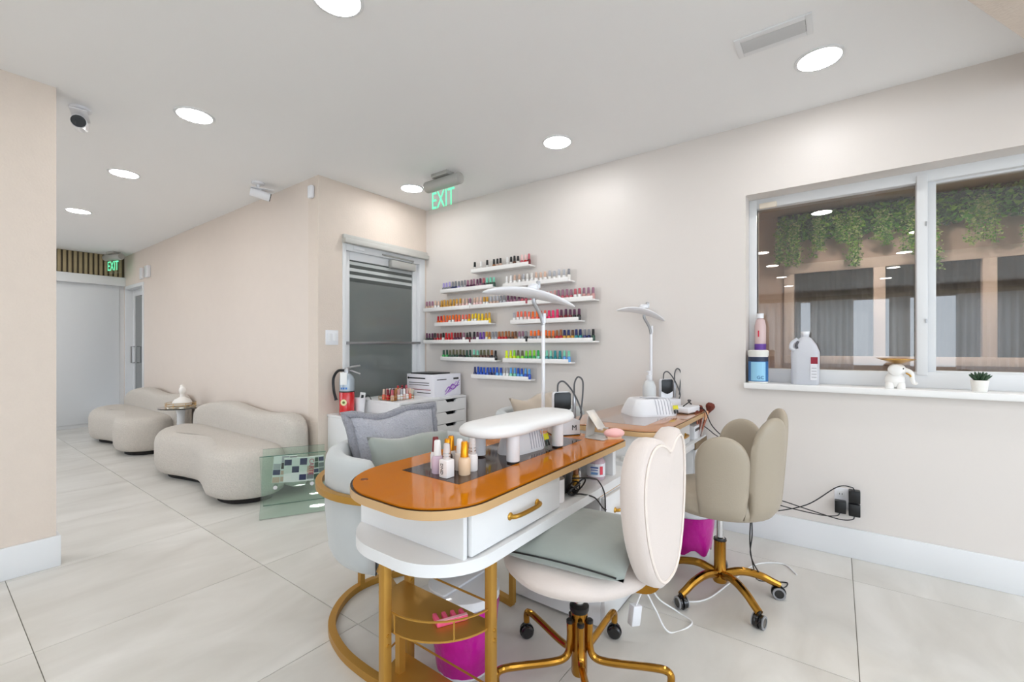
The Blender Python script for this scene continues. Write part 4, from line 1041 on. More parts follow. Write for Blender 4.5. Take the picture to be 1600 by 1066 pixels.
sc_ = cushion('seat_cushion', 'sage velvet square cushion with dark piping on the blush chair', .47, .42, .10, Matrix.Translation((1.39, .725, .524)) @ Matrix.Rotation(R(8), 4, 'Z') @ Matrix.Rotation(R(90), 4, 'X'), SAGE, None)
tube('zip_piping', [(-.235 * (1 - .07 * (1 - (q * q))) - .001, .006, .21 * q) for q in [-.85 + 1.75 * k / 20 for k in range(21)]], .0026, BLACK, sc_, n=6)

# ------------------------------------------------------------------ taupe petal chair
tc_ = thing('swivel_chair', 'taupe leather petal back swivel chair with gold star base', 'chair', (2.31, .455, 0), group='swivel chairs')
lathe('hub', [(0, .06), (.03, .06), (.034, .07), (.034, .1), (.027, .115), (.027, .255), (.03, .26), (0, .26)], BRASS, tc_)
lathe('gas_lift', [(.021, .255), (.021, .27), (.015, .275), (.015, .405), (0, .405)], CHROME, tc_)
lathe('hub_collar', [(.0285, .258), (.0285, .268), (0, .268)], BLACK, tc_)
box('seat_plate', (-.09, -.09, .4), (.09, .09, .42), BLACK, tc_)
GRW = mat('grey_wheel', (150, 150, 152), .4)
for k in range(5):
    a = R(82 + 72 * k); ca, sa = math.cos(a), math.sin(a)
    pts = spline([(ca * .02, sa * .02, .1), (ca * .1, sa * .1, .115), (ca * .18, sa * .18, .1), (ca * .235, sa * .235, .075), (ca * .265, sa * .265, .062)], 6)
    n_ = len(pts)
    tube('leg', pts, [.02 - .004 * i / n_ for i in range(n_)], BRASS, tc_, n=10)
    caster(ca * .262, sa * .262, a + .5 + k * .8, tc_, .028, GRW)
b = B(); bm_lathe(b, [(0, .42), (.19, .42), (.225, .43), (.235, .46), (.23, .5), (.2, .52), (0, .525)], 36)
for v in b.verts:
    if v.co.y > 0: v.co.y *= 1.06
obj('seat', b, TAUPE, tc_, smooth=60)
def petal(ang, w, z0, z1, rad, t=.05):
    bm = B(); n = 22
    def fn(sgn):
        def f(u, v):
            a, q = u * 2 - 1, 1 - (1 - v) ** 1.7
            hw = w / 2 * (1.0 if q < .62 else math.sqrt(max(0, 1 - ((q - .62) / .38) ** 2))) * (.88 + .12 * min(1, q / .3))
            e = (max(0, 1 - a ** 4) ** .5) * (1 if q < .7 else max(0, 1 - ((q - .7) / .3) ** 4) ** .5) * (max(.0, 1 - (1 - min(1, q / .12)) ** 2) ** .5)
            x = a * hw; rr = rad + .035 * q + sgn * t / 2 * e
            th = x / (rad + .02)
            return (rr * math.sin(th) , -rr * math.cos(th), z0 + (z1 - z0) * q)
        return f
    bm_grid(bm, fn(1), n, n); bm_grid(bm, fn(-1), n, n)
    bmesh.ops.remove_doubles(bm, verts=bm.verts, dist=1e-5)
    xf(bm, Matrix.Rotation(ang, 4, 'Z')); return bm
for ang, z1, w_ in ((-77, .805, .225), (-26, .885, .225), (26, .90, .225), (77, .815, .225)):
    obj('back_petal', petal(R(ang), w_, .44, z1, .232), TAUPE, tc_, smooth=70)

# ------------------------------------------------------------------ waste bins with magenta bags
def bin_(label, loc, low=.06):
    t = thing('waste_bin', label, 'bin', loc, group='waste bins')
    lathe('bin_body', [(0, 0), (.1, 0), (.125, .29), (.121, .29), (.097, .006), (0, .006)], PLAS, t, n=32)
    b = B(); N_ = 40; rings = []
    for z, r in ((low, .102 + low * .08 + .003), (.10, .1165), (.15, .121), (.2, .125), (.235, .1275), (.255, .129)):
        rings.append([b.verts.new(((r + random.uniform(-.0015, .003)) * math.cos(2 * PI * k / N_), (r + random.uniform(-.0015, .003)) * math.sin(2 * PI * k / N_), z + (.018 * math.sin(k * .9) if .03 < z < .07 else 0))) for k in range(N_)])
    for p, q in zip(rings, rings[1:]):
        for k in range(N_): b.faces.new((p[k], p[(k + 1) % N_], q[(k + 1) % N_], q[k]))
    obj('bin_bag', b, MAG, t, smooth=60)
    lathe('rim', [(.1215, .262), (.131, .262), (.131, .292), (.1215, .295)], PLAS, t, n=32)
    return t
b1 = bin_('white bin with magenta bag behind the round gold shelves', (1.235, 1.13, 0), .012)
lid = prism('lid_flap', rrect(-.115, -.005, .115, .13, [.01, .01, .09, .09]), .296, .304, PLAS, b1, bev=.002)
bin_('white bin with magenta bag under the far desk', (2.625, .675, 0))
ts = thing('toe_separator', 'pink foam toe separators on the upper gold shelf', 'toe separator', (.985, .955, .3412), R(-28))
b = B()
bm_box(b, (-.05, -.012, 0), (.05, .008, .016), .004)
for k in range(4): bm_box(b, (-.05 + k * .027, .0, 0), (-.036 + k * .027, .045 - .004 * k, .016), .004)
obj('foam', b, mat('pink_foam', (246, 92, 132), .6, var=.2, vscale=40), ts)
b = B(); bm_box(b, (-.048, -.010, .016), (.048, .0, .0175)); obj('foam_top', b, mat('pale_foam', (250, 186, 196), .6), ts)

# ------------------------------------------------------------------ things on the near desk
ZD = ZT + .0006
def gel_bottle(label, x, y, body, cap, shape='round', h=.058, ch=.05, r=.0175, z=ZD, txt=None):
    t = thing('gel_bottle', label, 'nail polish', (x, y, z), group='gel polish bottles on the near desk')
    if shape == 'square':
        o = box('bottle_body', (-r, -r, 0), (r, r, h), mat(*body), t, bev=.004)
        if txt: text('label_print', txt, .016, BLACK, face_mx((-r - .0008, .004, h * .5), (0, 0, -1), (0, -1, 0)), o, depth=.0003)
    else: o = lathe('bottle_body', [(0, 0), (r * .93, 0), (r, .003), (r, h * .8), (r * .85, h * .95), (r * .5, h), (0, h)], mat(*body), t)
    lathe('cap', [(0, h), (r * .68, h), (r * .66, h + .004), (r * .55, h + ch - .003), (r * .45, h + ch), (0, h + ch)], mat(*cap), t, n=16)
    if cap[0] in ('cap_silver_stripe',):
        for k in range(4): lathe('cap_ring', [(r * .69 - k * .0009, h + .008 + k * .01), (r * .69 - k * .0009, h + .011 + k * .01)], CHROME, t, n=16)
    return t
WCAP = ('cap_white', CN['white'], .3); GCAP = ('cap_gold_bright', (226, 150, 26), .2, .7); SCAP = ('cap_silver_stripe', (206, 196, 192), .3); RCAP = ('cap_maroon', (120, 30, 34), .3)
WB = ('gel_white', (240, 236, 234), .25)
gel_bottle('lilac gel bottle with tall white cap, leftmost on the desk', 1.035, 1.07, ('gel_lilac', (214, 190, 206), .25), WCAP, r=.019)
gel_bottle('white square gel bottle with striped silver cap and lettering', 1.018, 1.01, WB, SCAP, 'square', r=.018, txt='DND')
gel_bottle('nude gel bottle with tall gold cap at the front', 1.075, .985, ('gel_nude', (232, 200, 166), .25), GCAP, r=.02)
gel_bottle('white gel bottle with grey striped cap at the right of the group', 1.125, .995, WB, SCAP, r=.0185)
gel_bottle('dark gel bottle with gold cap in the middle of the group', 1.072, 1.06, ('gel_black', (46, 34, 30), .25), GCAP, r=.018)
gel_bottle('white gel bottle with maroon cap at the back left', 1.07, 1.115, WB, RCAP, r=.018)
gel_bottle('white gel bottle with gold cap at the back right', 1.115, 1.085, WB, GCAP, r=.018)
gel_bottle('pale gel bottle with cream cap half hidden behind the group', 1.105, 1.035, ('gel_cream', (236, 222, 208), .25), WCAP, r=.0175, ch=.047)

ar = thing('arm_rest', 'white padded manicure arm rest on round white legs', 'arm rest', (1.46, 1.03, ZD))
for x in (-.17, .145):
    lg = lathe('leg', [(0, .006), (.024, .006), (.0245, .01), (.0245, .1), (0, .1)], PLAS, ar, c=(x, -.085, 0))
    lathe('rubber_foot', [(0, 0), (.0225, 0), (.0225, .006), (0, .006)], BLACK, lg, c=(x, -.085, 0))
    if True:
        lg = lathe('leg', [(0, .006), (.024, .006), (.0245, .01), (.0245, .1), (0, .1)], PLAS, ar, c=(x, .075, 0))
ol = spline([(-.35, .02, 0), (-.32, -.08, 0), (-.18, -.125, 0), (0, -.115, 0), (.2, -.125, 0), (.33, -.08, 0), (.355, .02, 0), (.30, .09, 0), (.15, .11, 0), (0, .115, 0), (-.15, .11, 0), (-.30, .09, 0)], 5, True)
ol = [Vector((p.x * .88, p.y, 0)) for p in ol]
if sum(ol[i].x * ol[(i + 1) % len(ol)].y - ol[(i + 1) % len(ol)].x * ol[i].y for i in range(len(ol))) < 0: ol.reverse()
obj('pad', bm_blob(B(), ol, [(.099, .012), (.103, .003), (.115, 0), (.128, .004), (.138, .018), (.142, .04)]), mat('white_leatherette', (236, 235, 234), .38, bump=.05, bscale=40), ar, smooth=80)

def uv_lamp(label, loc, rz, w=.26, d=.22, h=.085, sticker=True):
    t = thing('nail_lamp', label, 'nail lamp', loc, rz, group='white nail lamps')
    bm = B(); n = 20
    prof = [(0, 1.0), (.012, 1.0), (h * .55, .88), (h * .9, .76), (h, .68)]
    base = [Vector((x, y, 0)) for x, y in rrect(-w / 2, -d / 2, w / 2, d / 2, .07, 8)]
    rings = [[bm.verts.new((p.x * s, p.y * s, z)) for p in base] for z, s in prof]
    for p, q in zip(rings, rings[1:]):
        for k in range(len(base)): bm.faces.new((p[k], p[(k + 1) % len(base)], q[(k + 1) % len(base)], q[k]))
    bm.faces.new(rings[0]); bm.faces.new(rings[-1])
    obj('shell', bm, PLAS, t, smooth=40)
    RIB = mat('rib_grey', (196, 194, 202), .4)
    for k in range(6):                       # ribs on the front face
        x = -w * .02 + k * w * .065
        tube('rib', [(x, -d / 2 * 1.0 - .001, .012), (x, -d / 2 * .885 - .001, h * .55), (x, -d / 2 * .77 - .001, h * .9), (x, -d / 2 * .64, h + .001)], .0022, RIB, t, n=5)
    gr = box('top_display', (-.045, -.03, h), (.045, .03, h + .002), mat('lamp_display', (206, 206, 212), .25), t)
    for k in range(9): box('vent_slot', (-.042 + k * .0098, -.06, h - .0005), (-.036 + k * .0098, -.035, h + .0012), mat('slot_grey', (120, 120, 126), .5), t)
    if sticker:
        M = face_mx((w * .40, -d / 2 * .91 - .0015, h * .40), (1, .12, 0), (0, .3, 1))
        o = obj('warning_sticker', bm_box(B(), (-.018, -.0, -.0006), (.018, .024, .0006)), mat('sticker_yellow', (222, 214, 40), .4), t); o.matrix_local = M
        for s in (-1, 1):
            o = obj('socket', bm_box(B(), (-.007 + s * .009, -.026, -.0006), (.005 + s * .009, -.004, .0006)), BLACK, t); o.matrix_local = M
    return t
uv_lamp('white ribbed nail lamp with yellow sticker under the arm rest', (1.47, 1.035, ZD), R(-6), .24, .12, .088)
uv_lamp('white domed nail lamp on the far desk', (2.74, .955, ZD), R(-42), .30, .25, .1)

def drill(label, loc, rz, s=1.0, logo=True):
    t = thing('nail_drill', label, 'nail drill', loc, rz, group='nail drill machines')
    bd = B(); bm_prism(bd, [(-.05, 0), (.05, 0), (.05, .055), (.035, .07), (-.05, .07)], -.065, .065, .004); xf(bd, Matrix(((0, 0, 1, 0), (1, 0, 0, 0), (0, 1, 0, 0), (0, 0, 0, 1))))
    o = obj('control_box', bd, PLAS, t)
    if logo: text('logo', 'M', .035, BLACK, face_mx((.035, -.0508, .035), (1, 0, 0), (0, 0, 1)), o, depth=.0004)
    box('base_edge', (-.066, -.052, 0), (.066, .052, .004), BLACK, t, bev=.001)
    bp = B(); bm_prism(bp, rrect(-.045, .07, .045, .20, .014), .012, .04, .003); xf(bp, Matrix(((1, 0, 0, 0), (0, 0, 1, 0), (0, 1, 0, 0), (0, 0, 0, 1))))
    bp = obj('power_pack', bp, PLAS, t)
    fc = B(); bm_prism(fc, [(-.043, .118), (-.02, .105), (0, .098), (.02, .105), (.043, .118), (.043, .19), (.036, .198), (-.036, .198), (-.043, .19)], .006, .012, .002); xf(fc, Matrix(((1, 0, 0, 0), (0, 0, 1, 0), (0, 1, 0, 0), (0, 0, 0, 1))))
    obj('black_face', fc, mat('gloss_black', (12, 12, 14), .3), bp)
    hp = obj('handpiece', bm_lathe(B(), [(0, .06), (.006, .062), (.009, .075), (.009, .14), (.007, .18), (.004, .19), (0, .19)], 14, c=(.07, .03, 0)), STEEL, t)
    tube('hose', spline([(-.02, .025, .198), (-.018, .02, .24), (.01, .02, .25), (.05, .02, .21), (.085, .02, .15), (.10, .01, .09), (.075, 0, .05), (.06, 0, .03)], 6), .0042, mat('hose_grey', (84, 84, 86), .5), t, n=7)
    tube('hose', spline([(.07, .03, .188), (.072, .03, .24), (.09, .03, .27), (.115, .03, .25), (.115, .03, .18), (.10, .02, .09)], 6), .0042, mat('hose_grey', (84, 84, 86), .5), t, n=7)
    return t
drill('white nail drill with black face and letter logo on the near desk', (1.865, 1.065, ZD), R(-38))
drill('nail drill with black face at the wall end of the far desk', (3.045, .925, ZD), R(-40), logo=False)

ps = thing('phone_stand', 'folding silver phone stand on the near desk', 'phone stand', (1.872, .895, ZD), R(-4))
SIL = mat('satin_silver', (214, 212, 208), .35, metal=.5)
b = B(); bm_prism(b, rrect(-.045, -.06, .045, .04, .012), 0, .004, .001); obj('base_plate', b, SIL, ps)
o = box('stem', (-.04, -.002, 0), (.04, .002, .1), SIL, ps, bev=.001); o.location = (0, .036, .003); o.rotation_euler = (R(8), 0, 0)
o = box('cradle', (-.035, -.002, -.065), (.035, .002, .035), SIL, ps, bev=.001); o.location = (0, .012, .095); o.rotation_euler = (R(-38), 0, 0)
for s in (-1, 1): box('hook', (s * .025 - .008, -.045, .042), (s * .025 + .008, -.025, .048), SIL, ps, bev=.001)
pb = thing('pink_brush', 'small pink dust brush at the near desk corner', 'brush', (1.90, .82, ZT), R(-45))
b = B(); bmesh.ops.create_uvsphere(b, u_segments=16, v_segments=10, radius=1); xf(b, Matrix.Translation((0, 0, .026)) @ Matrix.Diagonal((.05, .024, .022, 1))); obj('handle', b, mat('blush_pink', (244, 190, 186), .4), pb)
bx_ = box('bristles', (-.035, -.014, 0), (.03, .014, .012), mat('bristle_nude', (226, 190, 160), .8), pb)

# LED moon lamps
def moon_lamp(label, loc, yaw, width, zc, base=True):
    t = thing('desk_lamp', label, 'lamp', loc, yaw, group='arched white desk lamps')
    top = zc - .06
    lathe('clamp_base', [(0, 0), (.035, 0), (.035, .012), (.018, .02), (.012, .03), (0, .03)], PLAS, t)
    tube('pole', [(0, 0, .02), (0, 0, top - .05)], .0095, PLAS, t, n=12)
    tube('fork', spline([(0, 0, top - .06), (-.012, 0, top - .01), (-.045, 0, top + .05), (-.05, 0, top + .075)], 4), .01, STEEL, t)
    tube('fork_arm', [(.006, 0, top - .05), (.006, 0, top)], .008, PLAS, t)
    # arched bar head in local X, centre off to -X
    bm = B(); n = 30; rings = []
    for i in range(n + 1):
        u = i / n * 2 - 1
        x = -.075 + u * width / 2; z = top + .105 - .034 * u * u - .036 * u
        hw = .05 * math.sqrt(max(.01, 1 - u * u)); hh = (.017 * math.sqrt(max(0, 1 - u * u)) + .003) * width / .47
        rg = []
        for k in range(14):
            a = 2 * PI * k / 14
            rg.append(bm.verts.new((x, hw * math.cos(a), z + hh * math.sin(a) - .012 * math.cos(a) * (1 - u * u))))
        rings.append(rg)
    for p, q in zip(rings, rings[1:]):
        for k in range(14): bm.faces.new((p[k], p[(k + 1) % 14], q[(k + 1) % 14], q[k]))
    bm.faces.new(rings[0]); bm.faces.new(rings[-1])
    hd_ = obj('lamp_head', bm, PLAS, t, smooth=60)
    lathe('pivot', [(0, 0), (.03, 0), (.03, .018), (.02, .028), (0, .028)], PLAS, t, c=(-.05, 0, top + .122))
    box('pivot_knob', (-.035, -.012, top + .125), (-.015, .012, top + .165), STEEL, t, bev=.003)
    return t
moon_lamp('arched white desk lamp before the polish shelves, on the near desk', (1.905, 1.205, ZT), R(-53.6), .47, 1.42 - ZT)
moon_lamp('smaller arched white desk lamp on the far desk', (3.085, 1.055, ZT), R(-53.6), .34, 1.40 - ZT)

# in the open compartment of the near desk
ZP = .608
pw_ = thing('adapter_bundle', 'bundle of black adapters and cables in the desk compartment', 'cables', (1.53, .885, ZP))
box('power_brick', (-.045, -.025, 0), (-.002, .05, .105), BLACK, pw_, bev=.004); box('power_brick', (0, -.02, 0), (.05, .05, .075), BLACK, pw_, bev=.004)
for k in range(5):
    random.seed(60 + k)
    cx_, cy_, rr_ = random.uniform(-.03, .06), random.uniform(-.055, -.045), random.uniform(.02, .04)
    tl = random.uniform(-.7, .9)
    tube('cable', [(cx_ + rr_ * math.cos(q * PI / 8), cy_ + rr_ * .5 * math.sin(q * PI / 8) * math.cos(tl), .004 + rr_ * (.55 + .5 * math.sin(q * PI / 8 + k)) ) for q in range(16)], .0032, BLACK, pw_, n=6, closed=True)
tube('hanging_cable', spline([(.02, -.04, .06), (.1, -.09, .05), (.16, -.09, .02), (.17, -.11, -.03), (.165, -.115, -.12)], 6), .003, BLACK, pw_, n=6)
tube('hanging_cable', spline([(-.02, -.05, .01), (.02, -.085, .006), (.08, -.11, -.02), (.14, -.115, -.075), (.165, -.118, -.09)], 6), .003, BLACK, pw_, n=6)
lo_ = thing('lotion_bottle', 'clear pink bottle with red and blue label in the desk compartment', 'bottle', (1.80, .862, ZP))
lathe('bottle_body', [(0, 0), (.036, 0), (.04, .006), (.04, .075), (.03, .092), (.018, .098), (0, .098)], mat('pale_pink_liquid', (226, 198, 208), .15, trans=.3), lo_)
lathe('label', [(.0405, .014), (.0405, .07)], mat('label_white', (238, 238, 244), .5), lo_)
lathe('cap', [(0, .098), (.02, .098), (.02, .115), (0, .115)], mat('cap_lilac', (206, 176, 206), .4), lo_)
fdv = Vector((-.89, -.46, 0)); rtv = Vector((.46, -.89, 0))
for (a, z, w_, h_, col) in ((.55, .042, .014, .036, (226, 70, 90)), (-.2, .055, .034, .006, (80, 104, 170)), (-.2, .044, .03, .004, (80, 104, 170)), (-.2, .03, .03, .01, (120, 160, 210))):
    Mr = Matrix.Rotation(a, 4, 'Z'); o = obj('label_print', bm_box(B(), (-w_ / 2, -h_ / 2, -.0005), (w_ / 2, h_ / 2, .0005)), mat('lp_%d%d' % (col[0], col[1]), col, .5), lo_); o.matrix_local = face_mx((Mr @ fdv) * .0415 + Vector((0, 0, z)), Mr @ rtv, (0, 0, 1))
rl = thing('cotton_roll', 'white roll at the left of the desk compartment', 'roll', (1.442, .86, ZP))
lathe('roll', [(.012, 0), (.036, 0), (.036, .085), (.012, .085)], mat('cotton', (244, 240, 240), .9), rl)
for k, (bc, cc) in enumerate((('gold', 'bronze'), ('silver', 'black'), ('clear', 'grey'))):
    o = bpy.data.objects.new('polish_bottle', bm_bottle(bc, cc)); C.objects.link(o); o.location = (1.655 + .03 * k, .885 + .012 * k, ZP)
    tag(o, '%s polish bottle with %s cap behind the lotion bottle' % (bc, cc), 'nail polish', 'bottles in the desk compartment')

# on the far desk
pu = thing('pump_bottle', 'frosted white pump bottle by the far lamp', 'bottle', (2.975, 1.03, ZD))
FRO = mat('frosted_plastic', (232, 234, 234), .4, trans=.25)
lathe('bottle_body', [(0, 0), (.04, 0), (.044, .006), (.044, .15), (.03, .185), (.016, .195), (0, .195)], FRO, pu)
lathe('pump_cap', [(.017, .195), (.02, .2), (.02, .225), (.008, .23), (.008, .245), (.018, .247), (.018, .256), (0, .256)], PLAS, pu)
pt = thing('white_device', 'flat white electric file charger on the far desk', 'charger', (2.955, .775, ZD), R(-10))
box('case', (-.09, -.05, .003), (.09, .05, .04), PLAS, pt, bev=.008, seg=3); box('base', (-.085, -.045, 0), (.085, .045, .004), BLACK, pt)
tube('cord', spline([(-.06, .0, .043), (.0, -.02, .075), (.05, .02, .07), (.08, .01, .043)], 5), .004, BLACK, pt, n=6)
wb = thing('small_speaker', 'small white box with a black slot in the far desk compartment', 'device', (2.955, .765, ZP))
box('case', (-.06, -.05, 0), (.06, .06, .085), PLAS, wb, bev=.006); box('slot', (-.05, -.0515, .052), (.05, -.05, .068), BLACK, wb)
tp = thing('tape_roll', 'white tape roll on the lower ledge of the far desk', 'tape', (2.155, .86, bz0))
lathe('roll', [(.012, 0), (.03, 0), (.03, .02), (.012, .02)], MW, tp)
bh = thing('brush_holder', 'clear acrylic cup of makeup brushes at the wall end of far desk', 'brush holder', (3.05, .715, ZP))
b = B(); bm_box(b, (-.04, -.012, 0), (.04, .04, .004)); 
for a in ((-.04, -.012, -.037, .04), (.037, -.012, .04, .04), (-.04, -.012, .04, -.009), (-.04, .037, .04, .04)): bm_box(b, (a[0], a[1], .004), (a[2], a[3], .10))
obj('cup', b, CLEAR, bh, smooth=0)
BRM = mat('rose_gold', (196, 128, 106), .25, metal=.7); BRI = mat('auburn_bristle', (112, 52, 38), .85, bump=.5, bscale=150); TIP = mat('nude_bristle', (226, 176, 140), .85)
for i, (x, y, lx, ly, L) in enumerate(((-.02, .01, -.06, .0, .15), (0, .02, -.02, -.02, .17), (.015, .005, .015, -.055, .19), (.02, .02, .02, -.02, .14), (-.005, .0, -.015, -.035, .14))):
    br = thing('makeup_brush', '%s makeup brush in the acrylic cup, %s' % (['auburn fan', 'tall rose gold', 'large fluffy dark tipped', 'small rose gold', 'slim nude'][i], ['leaning left', 'in the middle', 'leaning right', 'at the back', 'at the front']  [i]), 'makeup brush', (3.05 + x, .715 + y, ZP + .0045), group='makeup brushes')
    d_ = Vector((lx, ly, L)).normalized(); q = Vector((0, 0, 1)).rotation_difference(d_).to_matrix().to_4x4()
    obj('handle', bm_lathe(B(), [(0, 0), (.003, 0), (.005, L * .5), (.007, L * .8), (0, L * .8)], 10, M=q), BRM, br)
    rb = [.022, .015, .027, .013, .012][i]
    obj('bristles', bm_lathe(B(), [(.006, L * .8), (rb, L), (rb * 1.05, L + .015), (rb * .7, L + .03), (0, L + .034)], 14, M=q), BRI if i != 4 else TIP, br)

# ------------------------------------------------------------------ window sill things
SZ = WZ0
tb = thing('wipes_tub', 'blue and white wipes tub at the left end of the sill', 'tub', (3.158, .40, SZ))
lathe('tub_body', [(0, 0), (.052, 0), (.055, .004), (.055, .17), (0, .17)], mat('tub_white', (240, 238, 232), .35), tb, n=32)
lathe('label_band', [(.0556, .01), (.0556, .16)], mat('tub_blue', (52, 110, 168), .4), tb, n=32)
lathe('label_top', [(.056, .135), (.056, .163)], mat('tub_navy', (40, 50, 76), .4), tb, n=32)
lathe('lid', [(0, .17), (.057, .17), (.058, .175), (.058, .2), (.05, .206), (0, .206)], mat('tub_lid', (232, 230, 222), .4), tb, n=32)
fdv = Vector((-.99, -.12, 0)); rtv = Vector((.12, -.99, 0))
for k in range(-3, 4):
    Mr = Matrix.Rotation(k * .22, 4, 'Z'); o = obj('label_panel', bm_box(B(), (-.0065, -.058, -.0004), (.0065, .058, .0004)), mat('tub_sky', (150, 204, 232), .4), tb); o.matrix_local = face_mx((Mr @ fdv) * .0562 + Vector((0, 0, .073)), Mr @ rtv, (0, 0, 1))
text('label_print', 'GC', .028, mat('tub_ink', (24, 74, 130), .4), face_mx(fdv * .0572 + rtv * .012 + Vector((0, 0, .035)), rtv, (0, 0, 1)), tb, depth=.0008)
lp = thing('spray_bottle', 'tall pink bottle with purple base band behind the wipes tub', 'bottle', (3.251, .40, SZ))
lathe('bottle_body', [(0, 0), (.03, 0), (.033, .005), (.033, .36), (.025, .4), (.012, .41), (0, .41)], mat('rosy_clear', (234, 206, 204), .2, trans=.2), lp)
lathe('purple_band', [(.0335, .2), (.0335, .245)], mat('band_purple', (108, 66, 160), .4), lp)
lathe('cap', [(0, .41), (.02, .41), (.02, .44), (0, .44)], PLAS, lp)
o = obj('label_mark', bm_box(B(), (-.004, -.02, -.0005), (.004, .02, .0005)), mat('mark_red', (206, 40, 66), .4), lp); o.matrix_local = face_mx(Vector((-.0335, .006, .31)), (0, -1, 0), (0, 0, 1))
jg = thing('gallon_jug', 'translucent white gallon jug with red label on the sill', 'jug', (3.20, .155, SZ))
JUG = mat('jug_plastic', (236, 238, 244), .32, trans=.35, ior=1.2)
bm = B(); rings = []
for z, w_, d_, cx_ in ((0, .066, .06, 0), (.006, .07, .064, 0), (.19, .072, .066, 0), (.2, .07, .064, 0), (.24, .055, .052, 0), (.275, .032, .034, 0), (.285, .02, .02, 0), (.3, .02, .02, 0)):
    rings.append([bm.verts.new((x * d_ / .07, y * w_ / .07 + cx_, z)) for x, y in rrect(-.07, -.07, .07, .07, .035 if z < .27 else .0699, 5)])
for p, q in zip(rings, rings[1:]):
    for k in range(len(p)): bm.faces.new((p[k], p[(k + 1) % len(p)], q[(k + 1) % len(p)], q[k]))
bm.faces.new(rings[0]); bm.faces.new(rings[-1])
obj('jug_body', bm, JUG, jg, smooth=40)
lathe('cap', [(0, .3), (.022, .3), (.022, .318), (0, .318)], PLAS, jg)
tube('handle', spline([(-.055, .05, .205), (-.058, .068, .22), (-.052, .062, .25), (-.045, .036, .272)], 5), .011, JUG, jg)
tube('handle_gap_shade', spline([(-.061, .038, .215), (-.055, .042, .235), (-.047, .034, .258)], 5), .007, mat('handle_shadow', (86, 86, 92), .6), jg)  # dark tube painted as the shade within the handle opening
box('label', (-.0675, -.062, .03), (-.0663, -.028, .16), mat('label_pale', (226, 226, 230), .5), jg); box('red_label', (-.0685, -.064, .125), (-.067, -.03, .165), mat('label_red', (146, 26, 50), .5), jg)
for k in range(4): box('label_line', (-.0682, -.058, .045 + k * .018), (-.0675, -.034, .048 + k * .018), mat('label_grey', (150, 150, 156), .5), jg)

el = thing('elephant_figurine', 'white elephant figurine balancing a gold dish on the sill', 'figurine', (3.17, -.265, SZ))
CER = mat('white_ceramic', (246, 244, 240), .3, coat=.3)
b = B()
def ball(b, c, r, n=14): 
    t_ = bmesh.ops.create_uvsphere(b, u_segments=n, v_segments=10, radius=1); 
    bmesh.ops.transform(b, matrix=Matrix.Translation(c) @ Matrix.Diagonal((r[0], r[1], r[2], 1)), verts=t_['verts'])
ball(b, (0, .012, .045), (.036, .044, .046)); 
for (x, y) in ((-.02, .035), (-.02, -.012), (.02, .035), (.02, -.012)): bm_lathe(b, [(0, 0), (.019, 0), (.017, .03), (0, .04)], 12, c=(x, y, 0))
obj('body', b, CER, el, smooth=60)
b = B(); ball(b, (0, .0, .1), (.032, .035, .034)); obj('head', b, CER, el, smooth=60)
for s in (-1, 1):
    b = B(); ball(b, (s * .02 - .012, .012 + s * .0, .1), (.009, .03, .032)); obj('ear', b, CER, el, smooth=60)
tube('trunk', spline([(-.005, -.028, .1), (-.008, -.052, .085), (-.008, -.058, .05), (-.008, -.066, .03), (-.01, -.078, .034)], 5), [.014 - .00035 * i for i in range(21)], CER, el, smooth=60)
b = B(); ball(b, (-.033, -.02, .108), (.003, .003, .004), 8); obj('eye', b, BLACK, el)
tube('gold_tusk', spline([(-.028, -.03, .085), (-.03, -.045, .075), (-.03, -.05, .065)], 4), .004, GOLD, el)
lathe('dish', [(0, .135), (.02, .135), (.05, .148), (.075, .156), (.074, .159), (.045, .152), (0, .14)], mat('gold_leaf', (190, 144, 60), .3, metal=.8), el, n=28)
sp_ = thing('potted_succulent', 'small dark green succulent in a white pot on the sill', 'plant', (3.17, -.575, SZ))
lathe('pot', [(0, 0), (.027, 0), (.034, .058), (.031, .058), (.028, .05), (0, .05)], mat('pot_white', (244, 242, 236), .4), sp_, n=24)
SUC = mat('succulent_green', (52, 78, 54), .5)
for k in range(22):
    a = k * 2.4; tl = .9 - .035 * k
    b = B(); bm_lathe(b, [(0, 0), (.007, .008), (.0075, .024), (.0035, .046), (0, .053)], 6)
    lf = obj('leaf', b, SUC, sp_, smooth=60); lf.matrix_local = Matrix.Translation((.004 * math.cos(a), .004 * math.sin(a), .05)) @ Matrix.Rotation(a, 4, 'Z') @ Matrix.Rotation(max(.1, tl) * 1.1, 4, 'Y') @ Matrix.Diagonal((1, .7, 1, 1))

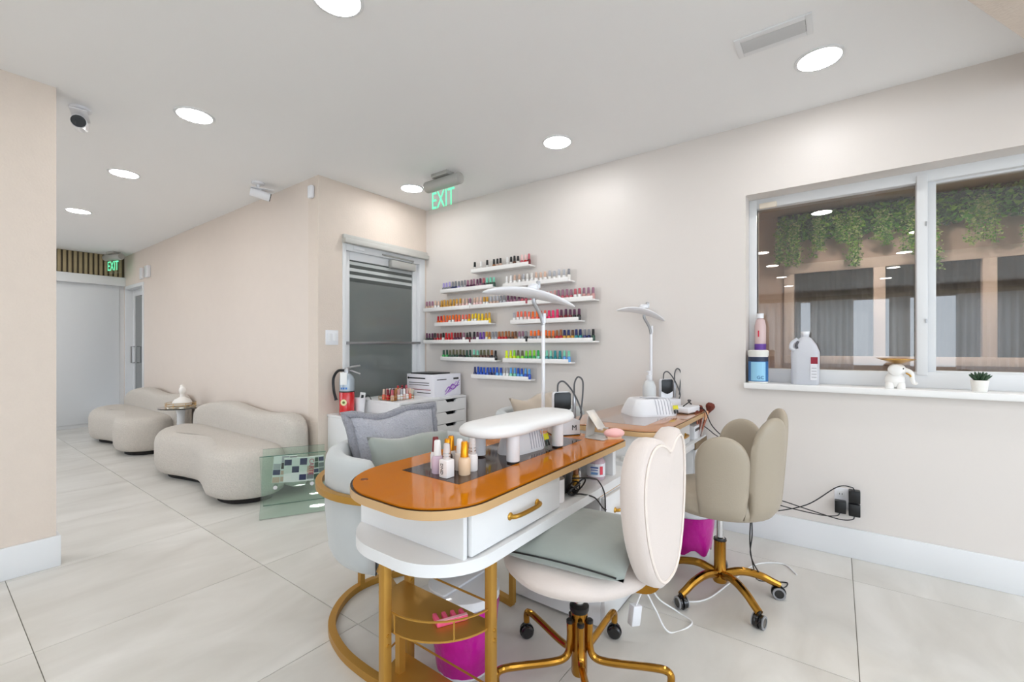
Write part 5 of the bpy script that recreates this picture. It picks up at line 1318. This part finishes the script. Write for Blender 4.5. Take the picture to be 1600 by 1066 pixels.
# ------------------------------------------------------------------ outlet, adapters, cords
ou = thing('wall_outlet', 'white double gang wall outlet above the baseboard', 'outlet', (XR, -.045, .325))
box('plate', (-.005, -.058, -.06), (0, .058, .06), PLAS, ou, bev=.002)
for (y, z) in ((.028, .025), (.028, -.03), (-.028, .025), (-.028, -.03)):
    s_ = box('socket', (-.0075, y - .017, z - .014), (-.004, y + .017, z + .014), WHITE, ou, bev=.003)
    for d_ in (-.006, .006): box('slot', (-.008, y + d_ - .0015, z - .004), (-.0074, y + d_ + .0015, z + .006), DARK, s_)
for i, (y, z, lab) in enumerate(((.03, -.04, 'lower left in the wall outlet'), (-.033, .03, 'upper right in the wall outlet'), (-.033, -.045, 'lower right in the wall outlet'))):
    ad_ = thing('power_adapter', 'black plug in power adapter, ' + lab, 'adapter', (XR - .0078, -.045 + y, .325 + z), group='black power adapters')
    box('body', (-.045, -.026, -.034), (0, .026, .034), BLACK, ad_, bev=.004)
    z0 = z + .325; yy = y - .045
    if i == 1: pts = [(-.022, 0, .034), (-.03, .015, .05), (-.04, .08, .04), (-.07, .22, -.08), (-.1, .4, -.15), (-.2, .5, -.13)]
    elif i == 0: pts = [(-.022, 0, -.034), (-.03, .02, -.055), (-.05, .1, -.06), (-.1, .3, -.03), (-.16, .46, .03), (-.25, .55, .06)]
    else: pts = [(-.022, 0, -.034), (-.03, .01, -.055), (-.05, .07, -.06), (-.08, .2, -.03), (-.14, .38, .02), (-.24, .5, .05)]
    tube('cord', spline(pts, 8), .003, BLACK, ad_, n=6)
tag(tube('hanging_cord', spline([(2.37, .33, .43), (2.365, .325, .3), (2.36, .33, .2), (2.40, .29, .1), (2.52, .22, .012), (2.6, .2, .006), (2.58, .25, .006), (2.45, .31, .05), (2.39, .32, .12), (2.37, .335, .25), (2.375, .33, .43)], 7), .003, BLACK, n=6), 'looped black cord dangling from the taupe chair to the floor', 'cord')
tag(tube('power_cable', spline([(2.9, .66, .70), (2.93, .62, .66), (2.85, .55, .62), (2.75, .6, .52), (2.7, .66, .45)], 7), .003, BLACK, n=6), 'black cable drooping in front of the far desk compartment', 'cord')
tag(tube('charger_cord', spline([(3.02, .735, .80), (3.0, .68, .785), (2.93, .62, .7), (2.9, .52, .62), (2.86, .44, .58)], 7), .0035, BLACK, n=6), 'black charger cord falling over the far desk front edge', 'cord')
wc = thing('extension_cord', 'white extension cord with plug block behind the blush chair', 'cord', (0, 0, 0))
WCORD = mat('white_cord', (240, 240, 240), .4)
tube('cable', spline([(1.735, .655, .145), (1.76, .63, .2), (1.80, .6, .12), (1.86, .56, .006), (1.98, .5, .006), (2.03, .58, .006), (1.98, .66, .08), (1.95, .67, .25), (1.9, .7, .38)], 8), .0035, WCORD, wc, n=6)
o = box('plug_block', (-.022, -.016, -.04), (.022, .016, .04), PLAS, wc, bev=.005); o.location = (1.735, .66, .105); o.rotation_euler = (0, R(8), R(-30))
tag(tube('floor_cord', spline([(2.1, .62, .004), (2.2, .5, .004), (2.45, .43, .004), (2.72, .36, .004), (2.82, .24, .004), (2.73, .17, .004)], 8), .0035, WCORD, n=6), 'white cord lying on the tiles under the taupe chair', 'cord')
